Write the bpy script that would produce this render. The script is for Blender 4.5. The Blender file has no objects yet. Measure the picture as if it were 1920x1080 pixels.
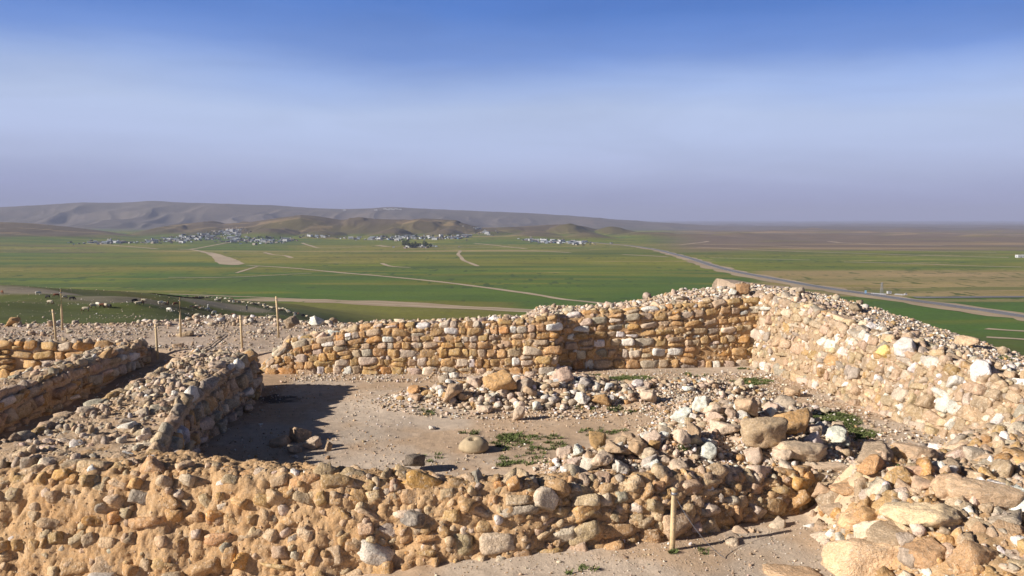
import bpy, math
import numpy as np
from mathutils import Vector, Matrix, Quaternion
R = math.radians
SC = bpy.context.scene
COL = SC.collection
rng = np.random.default_rng(7)

# ------------------------------------------------------------------ camera, sky, sun, exposure
FPX, CU, CV, CAMZ, PITCH = 1507.0, 960.0, 540.0, 3.5, R(4.75)
cd = bpy.data.cameras.new('camera'); cam = bpy.data.objects.new('camera', cd); COL.objects.link(cam)
cam.location = (0, 0, CAMZ); cam.rotation_euler = (R(90) - PITCH, 0, 0)
cd.sensor_width = 36.0; cd.lens = 36.0 * FPX / 1920.0; cd.clip_start = 0.1; cd.clip_end = 80000
SC.camera = cam
SUN_EL, SUN_AZ = R(24), R(20)          # light travels towards +X, turned SUN_AZ towards +Y
to_sun = Vector((-math.cos(SUN_AZ) * math.cos(SUN_EL), -math.sin(SUN_AZ) * math.cos(SUN_EL), math.sin(SUN_EL)))
ld = bpy.data.lights.new('sun', 'SUN'); ld.energy = 5.0; ld.angle = R(0.55); ld.color = (1.0, 0.935, 0.85)
sun = bpy.data.objects.new('sun', ld); COL.objects.link(sun); sun.location = (-60, -30, 60)
sun.rotation_euler = to_sun.to_track_quat('Z', 'Y').to_euler()
vs = SC.view_settings
SC.display_settings.display_device = 'sRGB'
vs.view_transform = 'Standard'; vs.look = 'None'; vs.gamma = 1.0; vs.use_curve_mapping = False
vs.exposure = 0.72
world = bpy.data.worlds.new('World'); SC.world = world; world.use_nodes = True
def build_world():
    nt = world.node_tree; N = nt.nodes; L = nt.links; N.clear()
    out = N.new('ShaderNodeOutputWorld'); bg = N.new('ShaderNodeBackground'); bg.inputs['Strength'].default_value = 0.05
    sky = N.new('ShaderNodeTexSky'); sky.sky_type = 'NISHITA'; sky.sun_disc = False
    sky.sun_elevation = SUN_EL; sky.sun_rotation = math.atan2(to_sun.x, to_sun.y); sky.air_density = 0.3; sky.dust_density = 0.15; sky.ozone_density = 2.0
    tc = N.new('ShaderNodeTexCoord'); sp = N.new('ShaderNodeSeparateXYZ'); L.new(tc.outputs['Generated'], sp.inputs[0])
    mp = N.new('ShaderNodeMapping'); mp.inputs['Scale'].default_value = (1.1, 1.1, 5.0); L.new(tc.outputs['Generated'], mp.inputs[0])
    no = N.new('ShaderNodeTexNoise'); no.inputs['Scale'].default_value = 1.6; no.inputs['Detail'].default_value = 5.0
    no.inputs['Roughness'].default_value = 0.5; L.new(mp.outputs[0], no.inputs['Vector'])
    m1 = N.new('ShaderNodeMath'); m1.operation = 'MULTIPLY_ADD'; L.new(no.outputs['Fac'], m1.inputs[0])
    m1.inputs[1].default_value = 0.075; m1.inputs[2].default_value = -0.0375
    m2 = N.new('ShaderNodeMath'); m2.operation = 'ADD'; L.new(sp.outputs['Z'], m2.inputs[0]); L.new(m1.outputs[0], m2.inputs[1])
    # the veil reaches higher on the right hand side of the view
    mx = N.new('ShaderNodeMath'); mx.operation = 'MULTIPLY_ADD'; L.new(sp.outputs['X'], mx.inputs[0]); mx.inputs[1].default_value = 0.018
    L.new(m2.outputs[0], mx.inputs[2])
    rp = N.new('ShaderNodeValToRGB'); L.new(mx.outputs[0], rp.inputs[0])
    e = rp.color_ramp; e.interpolation = 'LINEAR'
    stops = SKY_STOPS
    while len(e.elements) < len(stops): e.elements.new(0.5)
    for el, (p, c) in zip(e.elements, stops):
        el.position = p; el.color = (*c, 1)
    vm = N.new('ShaderNodeVectorMath'); vm.operation = 'SCALE'; L.new(rp.outputs[0], vm.inputs[0])
    mp2 = N.new('ShaderNodeMapping'); mp2.inputs['Scale'].default_value = (1.3, 1.3, 9.0); mp2.inputs['Rotation'].default_value = (.06, .04, 0); L.new(tc.outputs['Generated'], mp2.inputs[0])
    n2 = N.new('ShaderNodeTexNoise'); n2.inputs['Scale'].default_value = 2.2; n2.inputs['Detail'].default_value = 6; n2.inputs['Roughness'].default_value = .5; n2.inputs['Distortion'].default_value = .6; L.new(mp2.outputs[0], n2.inputs['Vector'])
    w2 = N.new('ShaderNodeMapRange'); L.new(n2.outputs['Fac'], w2.inputs[0]); w2.inputs[1].default_value = .3; w2.inputs[2].default_value = .7; w2.inputs[3].default_value = SKY_GAIN * .93; w2.inputs[4].default_value = SKY_GAIN * 1.07; L.new(w2.outputs[0], vm.inputs['Scale'])
    mr = N.new('ShaderNodeMapRange'); L.new(sp.outputs['Z'], mr.inputs[0])
    mr.inputs[1].default_value = 0.26; mr.inputs[2].default_value = 0.40; mr.inputs[3].default_value = 1.0; mr.inputs[4].default_value = 0.0
    mix = N.new('ShaderNodeMixRGB'); L.new(mr.outputs[0], mix.inputs[0]); L.new(sky.outputs[0], mix.inputs[1]); L.new(vm.outputs[0], mix.inputs[2])
    L.new(mix.outputs[0], bg.inputs[0]); L.new(bg.outputs[0], out.inputs[0])
def lin(*c): return tuple((x / 255 / 12.92) if x <= 10 else (((x / 255) + .055) / 1.055) ** 2.4 for x in c)
SKY_STOPS = [(0.0, lin(144, 150, 192)), (0.03, lin(164, 172, 214)), (0.065, lin(182, 194, 230)), (0.10, lin(190, 206, 243)), (0.138, lin(187, 205, 241)),
             (0.168, lin(160, 186, 236)), (0.20, lin(116, 153, 222)), (0.245, lin(80, 127, 206)), (0.32, lin(58, 106, 194))]
SKY_GAIN = 20.0 / 2 ** vs.exposure
build_world()

# ------------------------------------------------------------------ noise
def _hash(ix, iy, iz, s):
    h = (ix.astype(np.int64) * 374761393 + iy.astype(np.int64) * 668265263 + iz.astype(np.int64) * 2147483647 + s * 1274126177) & 0xffffffff
    h = ((h ^ (h >> 13)) * 1274126177) & 0xffffffff
    h = ((h ^ (h >> 15)) * 2246822519) & 0xffffffff
    return ((h ^ (h >> 16)) & 0xffff) / 32767.5 - 1.0
def vn2(x, y, s=0):
    x, y = np.broadcast_arrays(np.asarray(x, float), np.asarray(y, float))
    ix = np.floor(x); iy = np.floor(y); fx = x - ix; fy = y - iy
    fx = fx * fx * fx * (fx * (fx * 6 - 15) + 10); fy = fy * fy * fy * (fy * (fy * 6 - 15) + 10); z = np.zeros_like(ix)
    a = _hash(ix, iy, z, s); b = _hash(ix + 1, iy, z, s); c = _hash(ix, iy + 1, z, s); d = _hash(ix + 1, iy + 1, z, s)
    return (a * (1 - fx) + b * fx) * (1 - fy) + (c * (1 - fx) + d * fx) * fy
def fbm(x, y, o=4, s=0, g=0.5):
    r = 0; a = 1.0; t = 0
    for i in range(o):
        r = r + a * vn2(x * 2 ** i + 17.3 * i, y * 2 ** i - 9.1 * i, s + i); t += a; a *= g
    return r / t
def ridged(x, y, o=4, s=0, g=0.5):
    r = 0; a = 1.0; t = 0
    for i in range(o):
        r = r + a * (1 - np.abs(vn2(x * 2 ** i + 7.3 * i, y * 2 ** i - 3.1 * i, s + i)) * 2); t += a; a *= g
    return r / t
def vn3(p, s=0):
    i = np.floor(p); f = p - i; f = f * f * (3 - 2 * f); r = 0
    for a in (0, 1):
        for b in (0, 1):
            for c in (0, 1):
                w = (f[..., 0] if a else 1 - f[..., 0]) * (f[..., 1] if b else 1 - f[..., 1]) * (f[..., 2] if c else 1 - f[..., 2])
                r = r + w * _hash(i[..., 0] + a, i[..., 1] + b, i[..., 2] + c, s)
    return r
def sstep(a, b, x):
    t = np.clip((x - a) / (b - a), 0, 1); return t * t * (3 - 2 * t)

# ------------------------------------------------------------------ camera rays used to read off world points
def ray(u, v):
    x = (u - CU) / FPX; z = -(v - CV) / FPX
    return np.array([x, math.cos(PITCH) + z * math.sin(PITCH), -math.sin(PITCH) + z * math.cos(PITCH)])
def P(u, v, z=0.0):
    d = ray(u, v); k = (z - CAMZ) / d[2]; return np.array([d[0] * k, d[1] * k, z])
def PD(u, v, D):
    d = ray(u, v); k = D / d[1]; return np.array([d[0] * k, D, CAMZ + d[2] * k])

# ------------------------------------------------------------------ terrain heights
def interp(x, xs, ys): return np.interp(x, xs, ys)
def w4x(y): return np.interp(y, [8, 9.3, 11.5, 13.5, 16.2, 19.5], [8.9, 8.4, 7.6, 6.95, 6.55, 5.85])
def w4z(y): return np.interp(y, [8, 9.3, 11.5, 13.5, 16.2, 19.5], [0.9, 0.92, 0.95, 1.1, 1.35, 1.72])
def w1y(x): return np.interp(x, [-9, -6, -4, -2, 0, 1.8, 3.1, 3.9], [9.6, 9.4, 9.2, 8.9, 8.7, 9.1, 9.7, 10.0])
def near_h(x, y):
    h = 0.02 * fbm(x * 0.8, y * 0.8, 3, 3) + 0.006 * fbm(x * 6, y * 6, 3, 31)
    # slope outside the near wall
    out = sstep(0.1, -0.1, y - w1y(x))
    h = h + out * (np.interp(x, [-10, -6, -4, -3, -2.2, -1.4, 0, 1.8, 3.5], [-1.1, -.9, -.66, -.48, -.32, -.20, -.05, .0, .0]))
    # plateau north of the back wall, the room behind the left wall, corridor
    pl = sstep(19.0, 19.5, y) * sstep(1.4, 0.3, x)
    pl = pl + sstep(18.9, 19.4, y) * sstep(-6.0, -6.6, x) * (1 - pl)
    h = h + np.clip(pl, 0, 1) * (0.3 + 0.05 * fbm(x * .5, y * .5, 3, 5) + .05 * sstep(23, 24.6, y) * (0.3 + fbm(x * .7, y * .3, 3, 8)))
    h = h - 0.3 * sstep(-8.9, -9.2, x) * sstep(19.2, 18.8, y)
    h = h + 0.12 * sstep(-6.2, -8, x) * sstep(15.5, 18.5, y) * sstep(-9.4, -9, x) * sstep(20.5, 19.0, y)
    # dirt bank behind the back wall and the right wall
    xe = w4x(y) + 0.45
    b4 = sstep(-.08, .08, x - xe) * (y > 7.5)
    top4 = w4z(y) + 0.03 + 0.06 * fbm(x, y, 3, 12) - np.clip((x - xe - 2.5), 0, 50) * 0.62 - .13 * np.clip(x - xe, 0, 2.5)
    bz = np.interp(x, [-1, .6, 2.2, 3.4, 4.6, 6.2], [.9, 1.22, 1.27, 1.42, 1.62, 1.7])
    ye = np.interp(x, [.5, 1.2, 6], [18.9, 19.4, 19.9])
    b5 = sstep(-.1, .1, y - ye) * sstep(-1.2, .8, x) * (x < 6.4)
    top5 = bz + 0.05 * fbm(x, y, 3, 14) - np.clip(y - 21.0 - .12 * x, 0, 50) * 0.5
    bb = np.maximum(b4, b5); tb = np.where((b4 > .5) & (b5 > .5), np.maximum(top4, top5), np.where(b4 >= b5, top4, top5)); h = h * (1 - bb) + np.maximum(tb, -9.0) * bb
    # rubble mounds inside the room
    def mound(cx, cy, rx, ry, a, rot=0.0, p=2.0):
        c, s = math.cos(rot), math.sin(rot); dx = (x - cx) * c + (y - cy) * s; dy = -(x - cx) * s + (y - cy) * c
        q = (np.abs(dx / rx) ** p + np.abs(dy / ry) ** p); return a * np.exp(-q)
    m = mound(0.3, 15.35, 2.3, .75, .42, .03, 2.4) + mound(3.6, 16.0, 1.3, .6, .26, 0.1) + mound(3.75, 12.1, 1.35, 1.6, .46, -.3, 2.4) \
        + mound(1.7, 10.9, 1.1, .6, .38, .05, 2.4) + mound(4.2, 14.4, 1.6, .7, .20, -.15) + mound(5.3, 10.6, .9, .5, .12)
    h = h + m * (1 + .35 * fbm(x * 2.2, y * 2.2, 3, 21))
    # ruined mass in the lower right
    ex = np.interp(y, [3, 6, 7.5, 8.5, 9.4, 10.5, 11.5], [3.0, 3.1, 3.25, 3.35, 3.5, 5.0, 6.6])
    ms = sstep(0.0, .75, x - ex + .12 * fbm(x * 2, y * 2, 2, 41)) * sstep(11.6, 10.3, y - .25 * (x - 6)) * sstep(3.0, 4.2, y)
    mz = np.interp(x, [3.3, 4.2, 6, 8, 12], [.58, .66, .72, .85, .9]) - .32 * np.exp(-(((x - 5.2) / .8) ** 2 + ((y - 10.2) / .42) ** 2))
    mz = mz + .10 * fbm(x * 1.1, y * 1.1, 3, 43) + .07 * fbm(x * 3.5, y * 3.5, 4, 44) - .05 * ridged(x * 2.4, y * 2.4, 4, 45) + .02 * fbm(x * 16, y * 16, 2, 46) - .35 * sstep(7.6, 6.0, y) * sstep(5.2, 3.6, x)
    h = np.where(b4 > .5, h, h * (1 - ms) + np.maximum(mz, h) * ms)
    return h
CTRL = []
def cp(u, v, D): p = PD(u, v, D); CTRL.append((p[0], p[1], p[2]))
for a in (-150, -120, -95, -75, -60, -48, -40, -32, -24, -16, -8, 0, 8, 16, 24, 32, 42, 55, 75, 95, 120, 150, 180):
    a_ = R(a); s, c = math.sin(a_), math.cos(a_); lft = a < -10
    CTRL.append((27 * s, 27 * c, 0.0 if lft else -.6)); CTRL.append((60 * s, 60 * c, -6.6 if lft else -10.5))
    if not (-42 < a < -8): CTRL += [(120 * s, 120 * c, -22), (200 * s, 200 * c, -35), (300 * s, 300 * c, -43.5)]
    CTRL.append((480 * s, 480 * c, -45)); CTRL.append((640 * s, 640 * c, -45))
for q in [(-60, 606, 105), (-60, 572, 138), (-60, 541, 195), (0, 606, 105), (0, 570, 140), (0, 542, 190), (107, 546, 192), (107, 572, 150), (100, 603, 110), (190, 556, 195),
          (180, 580, 140), (200, 604, 108), (263, 571, 146), (290, 563, 190), (330, 573, 182), (300, 598, 120), (385, 603, 150), (360, 585, 178),
          (420, 574, 235), (462, 579, 240), (400, 592, 200), (480, 603, 190), (500, 580, 245), (540, 590, 250), (570, 604, 225), (600, 600, 260),
          (380, 560, 370), (440, 562, 360), (480, 570, 300), (560, 572, 370), (640, 605, 310), (640, 585, 400), (700, 596, 370), (820, 596, 390),
          (230, 556, 350), (150, 555, 330), (0, 552, 330), (900, 592, 400), (-60, 552, 330)]: cp(*q)
CTRL = np.array(CTRL)
def _phi(d): return np.sqrt(d * d + 14.0 ** 2)
_n = len(CTRL)
_d = np.hypot(CTRL[:, None, 0] - CTRL[None, :, 0], CTRL[:, None, 1] - CTRL[None, :, 1])
_A = np.block([[_phi(_d) + 1e-3 * np.eye(_n), np.ones((_n, 1))], [np.ones((1, _n)), np.zeros((1, 1))]])
_w = np.linalg.solve(_A, np.append(CTRL[:, 2], 0))
def rbf(x, y):
    r = np.full(x.shape, _w[-1])
    for i in range(_n): r += _w[i] * _phi(np.hypot(x - CTRL[i, 0], y - CTRL[i, 1]))
    return r
def uv_flat(x, y):
    yy = np.maximum(y, 1.0); return CU + FPX * x / yy * 0.9966, 415 + FPX * 48.5 / yy
MT = [(-700, 398), (-300, 392), (0, 390), (100, 385), (160, 381), (230, 381), (280, 378), (330, 380), (430, 384), (510, 386), (580, 391), (640, 393), (700, 391), (740, 389), (800, 392),
      (850, 394), (940, 398), (1000, 401), (1060, 405), (1110, 410), (1160, 415), (1220, 419), (1300, 424), (1400, 432), (2400, 440)]
HC = [(-700, 430), (-100, 430), (215, 442), (260, 432), (330, 418), (383, 413), (420, 417), (470, 414), (520, 406), (565, 401), (610, 404), (640, 408), (673, 404), (730, 408), (770, 410), (793, 407), (850, 409),
      (875, 416), (900, 423), (960, 421), (1010, 419), (1060, 416), (1095, 420), (1125, 428), (1147, 424), (1180, 431), (1230, 436), (1300, 441), (2400, 444)]
HB = [(-700, 405), (-200, 414), (0, 420), (60, 422), (130, 427), (190, 434), (240, 441), (300, 448), (2400, 450)]
def far_h(x, y):
    yy = np.maximum(y, 1.0); u = CU + FPX * x / yy; h = np.full(x.shape, -45.0)
    h = h + 1.0 * fbm(x / 260, y / 260, 3, 51) * sstep(450, 900, y)
    def ridge(tab, D, wf, wb, gull, gs, seed):
        v = np.interp(u, [a for a, b in tab], [b for a, b in tab]); top = CAMZ + D * (415 - v) / FPX + 45
        q = (y + D * .05 * fbm(x / (D * .12), y / (D * .3), 2, seed + 3) - D)
        q = np.where(q < 0, -q / wf, q / wb); f = np.exp(-1.6 * q * q) 
        f = f * (1 - gull * sstep(.05, .7, q) * (1 - ridged(x / gs + .3 * fbm(x / gs, y / gs, 2, seed + 8), y / gs / 3.2, 4, seed, .55)) * .9)
        return np.maximum(top, 0) * f
    h1 = ridge(MT, 5800, 1800, 2500, 1.0, 640, 61)
    h2 = ridge([(a_, b_ + 4) for a_, b_ in HC], 2650, 520, 600, .85, 330, 71)
    h3 = ridge(HB, 2350, 500, 500, .7, 360, 81)
    hh = np.maximum(h1, np.maximum(h2, h3))
    rgd = 1 - .25 * (1 - ridged(x / 120 + .2 * fbm(x / 90, y / 90, 2, 66), y / 300, 3, 67))
    for (du, dv, dD, dw) in ((330, 420, 2500, 60), (390, 412, 2650, 48), (470, 413, 2700, 45), (565, 400.5, 2650, 70), (520, 424, 2300, 50), (610, 430, 2200, 46), (675, 404.5, 2600, 52), (735, 424, 2250, 38), (793, 406.5, 2550, 62), (850, 409, 2600, 40), (835, 428, 2250, 40), (930, 428, 2300, 45), (960, 420, 2550, 50), (1000, 431, 2200, 50), (1060, 416, 2500, 48), (1100, 434, 2100, 36), (1147, 423.5, 2550, 42), (1210, 433, 2300, 60), (60, 432, 2150, 90), (180, 438, 2200, 60), (1300, 440, 2200, 60), (1400, 441, 2400, 70)):
        cx = (du - CU) / FPX * dD; top = CAMZ + dD * (415 - dv) / FPX + 45; rx = dw / FPX * dD
        q = ((x - cx) / rx) ** 2 + ((y - dD) / 170) ** 2; hh = np.maximum(hh, top * np.exp(-.9 * q) * rgd)
    # green swell in the left middle distance and low rough hills to the right
    sw = 14 * np.exp(-((x + 1350) / 420) ** 2 - ((y - 1900) / 380) ** 2) + 10 * np.exp(-((x - 20) / 260) ** 2 - ((y - 2000) / 200) ** 2)
    rough = sstep(1300, 2600, y) * sstep(150, 900, x) * (12 + .0016 * y) * (ridged(x / 900, y / 700, 5, 91) - .1)
    rough = rough + sstep(1900, 2500, y) * 4 * ridged(x / 260, y / 260, 4, 95)
    h = h + hh + sw + rough + 25 * sstep(9000, 20000, y)
    return h
def H(x, y):
    x = np.asarray(x, float); y = np.asarray(y, float); sh = np.broadcast(x, y).shape
    x = np.broadcast_to(x, sh).ravel(); y = np.broadcast_to(y, sh).ravel(); r = np.hypot(x, y); o = np.empty(r.shape)
    a = r < 38; b = (r >= 22) & (r < 640); c = r >= 480
    o[:] = 0
    nh = np.zeros(r.shape); rh = np.zeros(r.shape); fh = np.zeros(r.shape)
    if a.any(): nh[a] = near_h(x[a], y[a])
    if b.any():
        rh[b] = rbf(x[b], y[b]) + (.35 * fbm(x[b] / 14, y[b] / 14, 4, 55) + .8 * fbm(x[b] / 50, y[b] / 50, 2, 56)) * sstep(40, 90, r[b])
    if c.any(): fh[c] = far_h(x[c], y[c])
    re = np.where(y > 0, np.maximum(y, .8 * r), r); t1 = sstep(24.6, 28.0, re); t2 = sstep(480, 640, r)
    o = (nh * (1 - t1) + rh * t1) * (1 - t2) + fh * t2
    return o.reshape(sh)
_DG = np.concatenate([np.linspace(4, 40, 900), np.geomspace(40.05, 16000, 2600)])
def hit(u, v, dmin=0.0):
    d = ray(u, v)
    def first(DG):
        k = DG / d[1]; zs = CAMZ + d[2] * k; g = H(d[0] * k, DG); b = zs < g
        return (int(np.argmax(b)) if b.any() else -1), zs, g
    lo = hi = None
    for DG, st in ((_DG[(_DG >= dmin) & (_DG < 40)], 1), (_DG[(_DG >= dmin) & (_DG >= 40)], 12)):
        if len(DG) < 2: continue
        Dc = DG[::st]; i, zs, g = first(Dc)
        if i > 0: lo, hi = Dc[i - 1], Dc[i]; break
        if i == 0: lo, hi = Dc[0], Dc[1]; break
    if lo is None: lo, hi = _DG[-2], _DG[-1]
    for q in range(2):
        Dc = np.linspace(lo, hi, 14); i, zs, g = first(Dc); i = len(Dc) - 1 if i < 1 else i; lo, hi = Dc[i - 1], Dc[i]
    D = hi; x = d[0] * D / d[1]
    return np.array([x, D, float(H(np.array([x]), np.array([D]))[0])])
def hz(x, y): return float(H(np.array([x]), np.array([y]))[0])

# ------------------------------------------------------------------ mesh and tagging helpers
def np_mesh(name, V, F, mat=None, col=None, smooth=True, mats=None, mi=None):
    me = bpy.data.meshes.new(name); V = np.asarray(V, np.float32); F = np.asarray(F, np.int32); n, k = F.shape
    me.vertices.add(len(V)); me.vertices.foreach_set('co', V.ravel())
    me.loops.add(n * k); me.loops.foreach_set('vertex_index', F.ravel())
    me.polygons.add(n); me.polygons.foreach_set('loop_start', np.arange(0, n * k, k, dtype=np.int32))
    me.update(calc_edges=True)
    if smooth: me.polygons.foreach_set('use_smooth', np.ones(n, bool))
    if col is not None:
        a = me.color_attributes.new('Col', 'FLOAT_COLOR', 'POINT')
        c = np.ones((len(V), 4), np.float32); c[:, :3] = col; a.data.foreach_set('color', c.ravel())
    for m in (mats or ([mat] if mat else [])): me.materials.append(m)
    if mi is not None: me.polygons.foreach_set('material_index', np.asarray(mi, np.int32))
    return me
def ob(name, data, parent=None, loc=None):
    o = bpy.data.objects.new(name, data); COL.objects.link(o)
    if parent: o.parent = parent
    if loc is not None: o.location = [float(a) for a in loc]
    return o
def tag(o, label=None, cat=None, group=None, kind=None):
    if label: o['label'] = label
    if cat: o['category'] = cat
    if group: o['group'] = group
    if kind: o['kind'] = kind
    return o
def ico(n):
    import bmesh
    bm = bmesh.new(); bmesh.ops.create_icosphere(bm, subdivisions=n, radius=1.0)
    v = np.array([tuple(a.co) for a in bm.verts]); f = np.array([[b.index for b in a.verts] for a in bm.faces]); bm.free(); return v, f
ICO = {n: ico(n) for n in (1, 2, 3, 4)}
class MB:
    def __init__(s): s.v = []; s.f = []; s.m = []
    def poly(s, pts, m=0):
        b = len(s.v); s.v += [tuple(p) for p in pts]; s.f.append(tuple(range(b, b + len(pts)))); s.m.append(m)
    def box(s, c, d, m=0, rz=0.0, top=1.0):
        b = len(s.v); cs, sn = math.cos(rz), math.sin(rz)
        for dz in (-1, 1):
            t = top if dz > 0 else 1.0
            for dx, dy in ((-1, -1), (1, -1), (1, 1), (-1, 1)):
                x, y = dx * d[0] / 2 * t, dy * d[1] / 2 * t
                s.v.append((c[0] + x * cs - y * sn, c[1] + x * sn + y * cs, c[2] + dz * d[2] / 2))
        for q in ((0, 3, 2, 1), (4, 5, 6, 7), (0, 1, 5, 4), (1, 2, 6, 5), (2, 3, 7, 6), (3, 0, 4, 7)):
            s.f.append(tuple(b + i for i in q)); s.m.append(m)
    def tube(s, pts, rad, n=8, m=0, cap=True):
        pts = [Vector(p) for p in pts]; rings = []
        for i, p in enumerate(pts):
            t = (pts[min(i + 1, len(pts) - 1)] - pts[max(i - 1, 0)]).normalized(); q = t.to_track_quat('Z', 'Y'); r = rad[i] if hasattr(rad, '__len__') else rad
            b = len(s.v)
            for k in range(n):
                a = 2 * math.pi * k / n; s.v.append(tuple(p + q @ Vector((math.cos(a) * r, math.sin(a) * r, 0))))
            rings.append(b)
        for a, b in zip(rings, rings[1:]):
            for k in range(n): s.f.append((a + k, a + (k + 1) % n, b + (k + 1) % n, b + k)); s.m.append(m)
        if cap:
            s.f.append(tuple(rings[0] + k for k in reversed(range(n)))); s.m.append(m); s.f.append(tuple(rings[-1] + k for k in range(n))); s.m.append(m)
    def mesh(s, name, mats, smooth=False):
        me = bpy.data.meshes.new(name); me.from_pydata(s.v, [], s.f)
        for m in mats: me.materials.append(m)
        me.polygons.foreach_set('material_index', s.m); me.polygons.foreach_set('use_smooth', [smooth] * len(s.f)); me.update(); return me

# ------------------------------------------------------------------ materials
class NT:
    def __init__(s, name, rough=0.95):
        s.mat = bpy.data.materials.new(name); s.mat.use_nodes = True; s.t = s.mat.node_tree; s.N = s.t.nodes; s.L = s.t.links
        s.b = s.N['Principled BSDF']; s.b.inputs['Roughness'].default_value = rough; s.b.inputs['Specular IOR Level'].default_value = 0.25
        s.co = s.n('ShaderNodeTexCoord')
    def n(s, k, **kw):
        a = s.N.new(k)
        for q, w in kw.items(): setattr(a, q, w)
        return a
    def link(s, a, b): s.L.new(a, b)
    def noise(s, scale, detail=4, rough=.55, vec=None):
        a = s.n('ShaderNodeTexNoise'); a.inputs['Scale'].default_value = scale; a.inputs['Detail'].default_value = detail; a.inputs['Roughness'].default_value = rough
        s.link(vec if vec is not None else s.co.outputs['Object'], a.inputs['Vector']); return a.outputs['Fac']
    def vor(s, scale, vec=None, feat='F1'):
        a = s.n('ShaderNodeTexVoronoi', feature=feat); a.inputs['Scale'].default_value = scale
        s.link(vec if vec is not None else s.co.outputs['Object'], a.inputs['Vector']); return a
    def rng(s, src, a, b, c, d):
        m = s.n('ShaderNodeMapRange'); s.link(src, m.inputs[0])
        for i, v in enumerate((a, b, c, d)): m.inputs[i + 1].default_value = v
        return m.outputs[0]
    def mix(s, fac, a, b, mode='MIX'):
        m = s.n('ShaderNodeMixRGB', blend_type=mode)
        for i, v in enumerate((fac, a, b)):
            if isinstance(v, (int, float)): m.inputs[i].default_value = v if i == 0 else (v, v, v, 1)
            elif isinstance(v, tuple): m.inputs[i].default_value = (*v[:3], 1)
            else: s.link(v, m.inputs[i])
        return m.outputs[0]
    def math(s, op, a, b):
        m = s.n('ShaderNodeMath', operation=op)
        for i, v in enumerate((a, b)):
            if isinstance(v, (int, float)): m.inputs[i].default_value = v
            else: s.link(v, m.inputs[i])
        return m.outputs[0]
    def done(s, col, bump=None, dist=0.02, strength=1.0):
        if isinstance(col, tuple): s.b.inputs['Base Color'].default_value = (*col, 1)
        else: s.link(col, s.b.inputs['Base Color'])
        if bump is not None:
            bp = s.n('ShaderNodeBump'); bp.inputs['Distance'].default_value = dist; bp.inputs['Strength'].default_value = strength
            s.link(bump, bp.inputs['Height']); s.link(bp.outputs[0], s.b.inputs['Normal'])
        return s.mat
def stone_mat():
    t = NT('limestone', .93)
    at = t.n('ShaderNodeAttribute'); at.attribute_name = 'Col'; oi = t.n('ShaderNodeObjectInfo')
    add = t.n('ShaderNodeVectorMath', operation='ADD'); t.link(t.co.outputs['Object'], add.inputs[0])
    cr = t.n('ShaderNodeCombineXYZ'); r10 = t.math('MULTIPLY', oi.outputs['Random'], 40.0); t.link(r10, cr.inputs[0]); t.link(r10, cr.inputs[1]); t.link(cr.outputs[0], add.inputs[1])
    v = add.outputs[0]
    c = t.mix(1.0, at.outputs['Color'], oi.outputs['Color'], 'MULTIPLY')
    n1 = t.noise(5.5, 5, .6, v); n2 = t.noise(16, 6, .65, v); n3 = t.noise(70, 4, .7, v)
    c = t.mix(1.0, c, t.rng(n1, .3, .7, .66, 1.28), 'MULTIPLY')
    c = t.mix(t.rng(n2, .52, .70, 0, .55), c, (.70, .58, .43))
    n4 = t.noise(9, 5, .7, v)
    c = t.mix(t.rng(n4, .60, .72, 0, .4), c, (.36, .27, .18))
    c = t.mix(1.0, c, t.rng(n3, .3, .7, .68, 1.25), 'MULTIPLY')
    cr = t.noise(30, 6, .8, v); c = t.mix(t.rng(cr, .55, .64, 0, .55), c, (.17, .12, .075)); c = t.mix(t.rng(cr, .45, .37, 0, .45), c, (.80, .70, .57)); c2 = t.noise(48, 5, .8, v); c = t.mix(t.rng(c2, .56, .66, 0, .5), c, (.15, .11, .07))
    b = t.math('ADD', t.math('MULTIPLY', n2, 1.6), t.math('MULTIPLY', n3, .35))
    vo = t.vor(38, v); b = t.math('ADD', b, t.math('MULTIPLY', t.rng(vo.outputs['Distance'], 0, .5, 0, 1), .22))
    return t.done(c, b, .021, .95)
M_STONE = stone_mat()
def mortar_mat(name, c1, c2, c3):
    t = NT(name, .97); n1 = t.noise(2.2, 5, .6); n2 = t.noise(11, 6, .65); n3 = t.noise(55, 5, .7); vo = t.vor(60)
    c = t.mix(t.rng(n1, .35, .65, 0, 1), c1, c2); c = t.mix(t.rng(n2, .5, .68, 0, .7), c, c3)
    c = t.mix(1.0, c, t.rng(n3, .3, .7, .66, 1.28), 'MULTIPLY'); n4 = t.noise(34, 6, .8); c = t.mix(t.rng(n4, .56, .66, 0, .5), c, (.17, .115, .065)); c = t.mix(t.rng(n4, .44, .36, 0, .35), c, (.68, .56, .42))
    c = t.mix(t.rng(vo.outputs['Distance'], .10, .22, .35, 0), c, (.66, .56, .44))
    b = t.math('ADD', t.math('MULTIPLY', n2, 1.2), t.math('MULTIPLY', n3, .5)); b = t.math('SUBTRACT', b, t.math('MULTIPLY', t.rng(vo.outputs['Distance'], 0, .35, 0, 1), .2))
    return t.done(c, b, .018, 1.0)
M_MUD = mortar_mat('ochre_mud_mortar', (.47, .28, .13), (.50, .325, .17), (.54, .39, .245))
M_BEIGE = mortar_mat('beige_mortar', (.31, .21, .125), (.35, .25, .155), (.42, .31, .21))
M_EARTH = mortar_mat('earth_fill', (.44, .29, .17), (.50, .36, .23), (.56, .44, .32))
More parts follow.
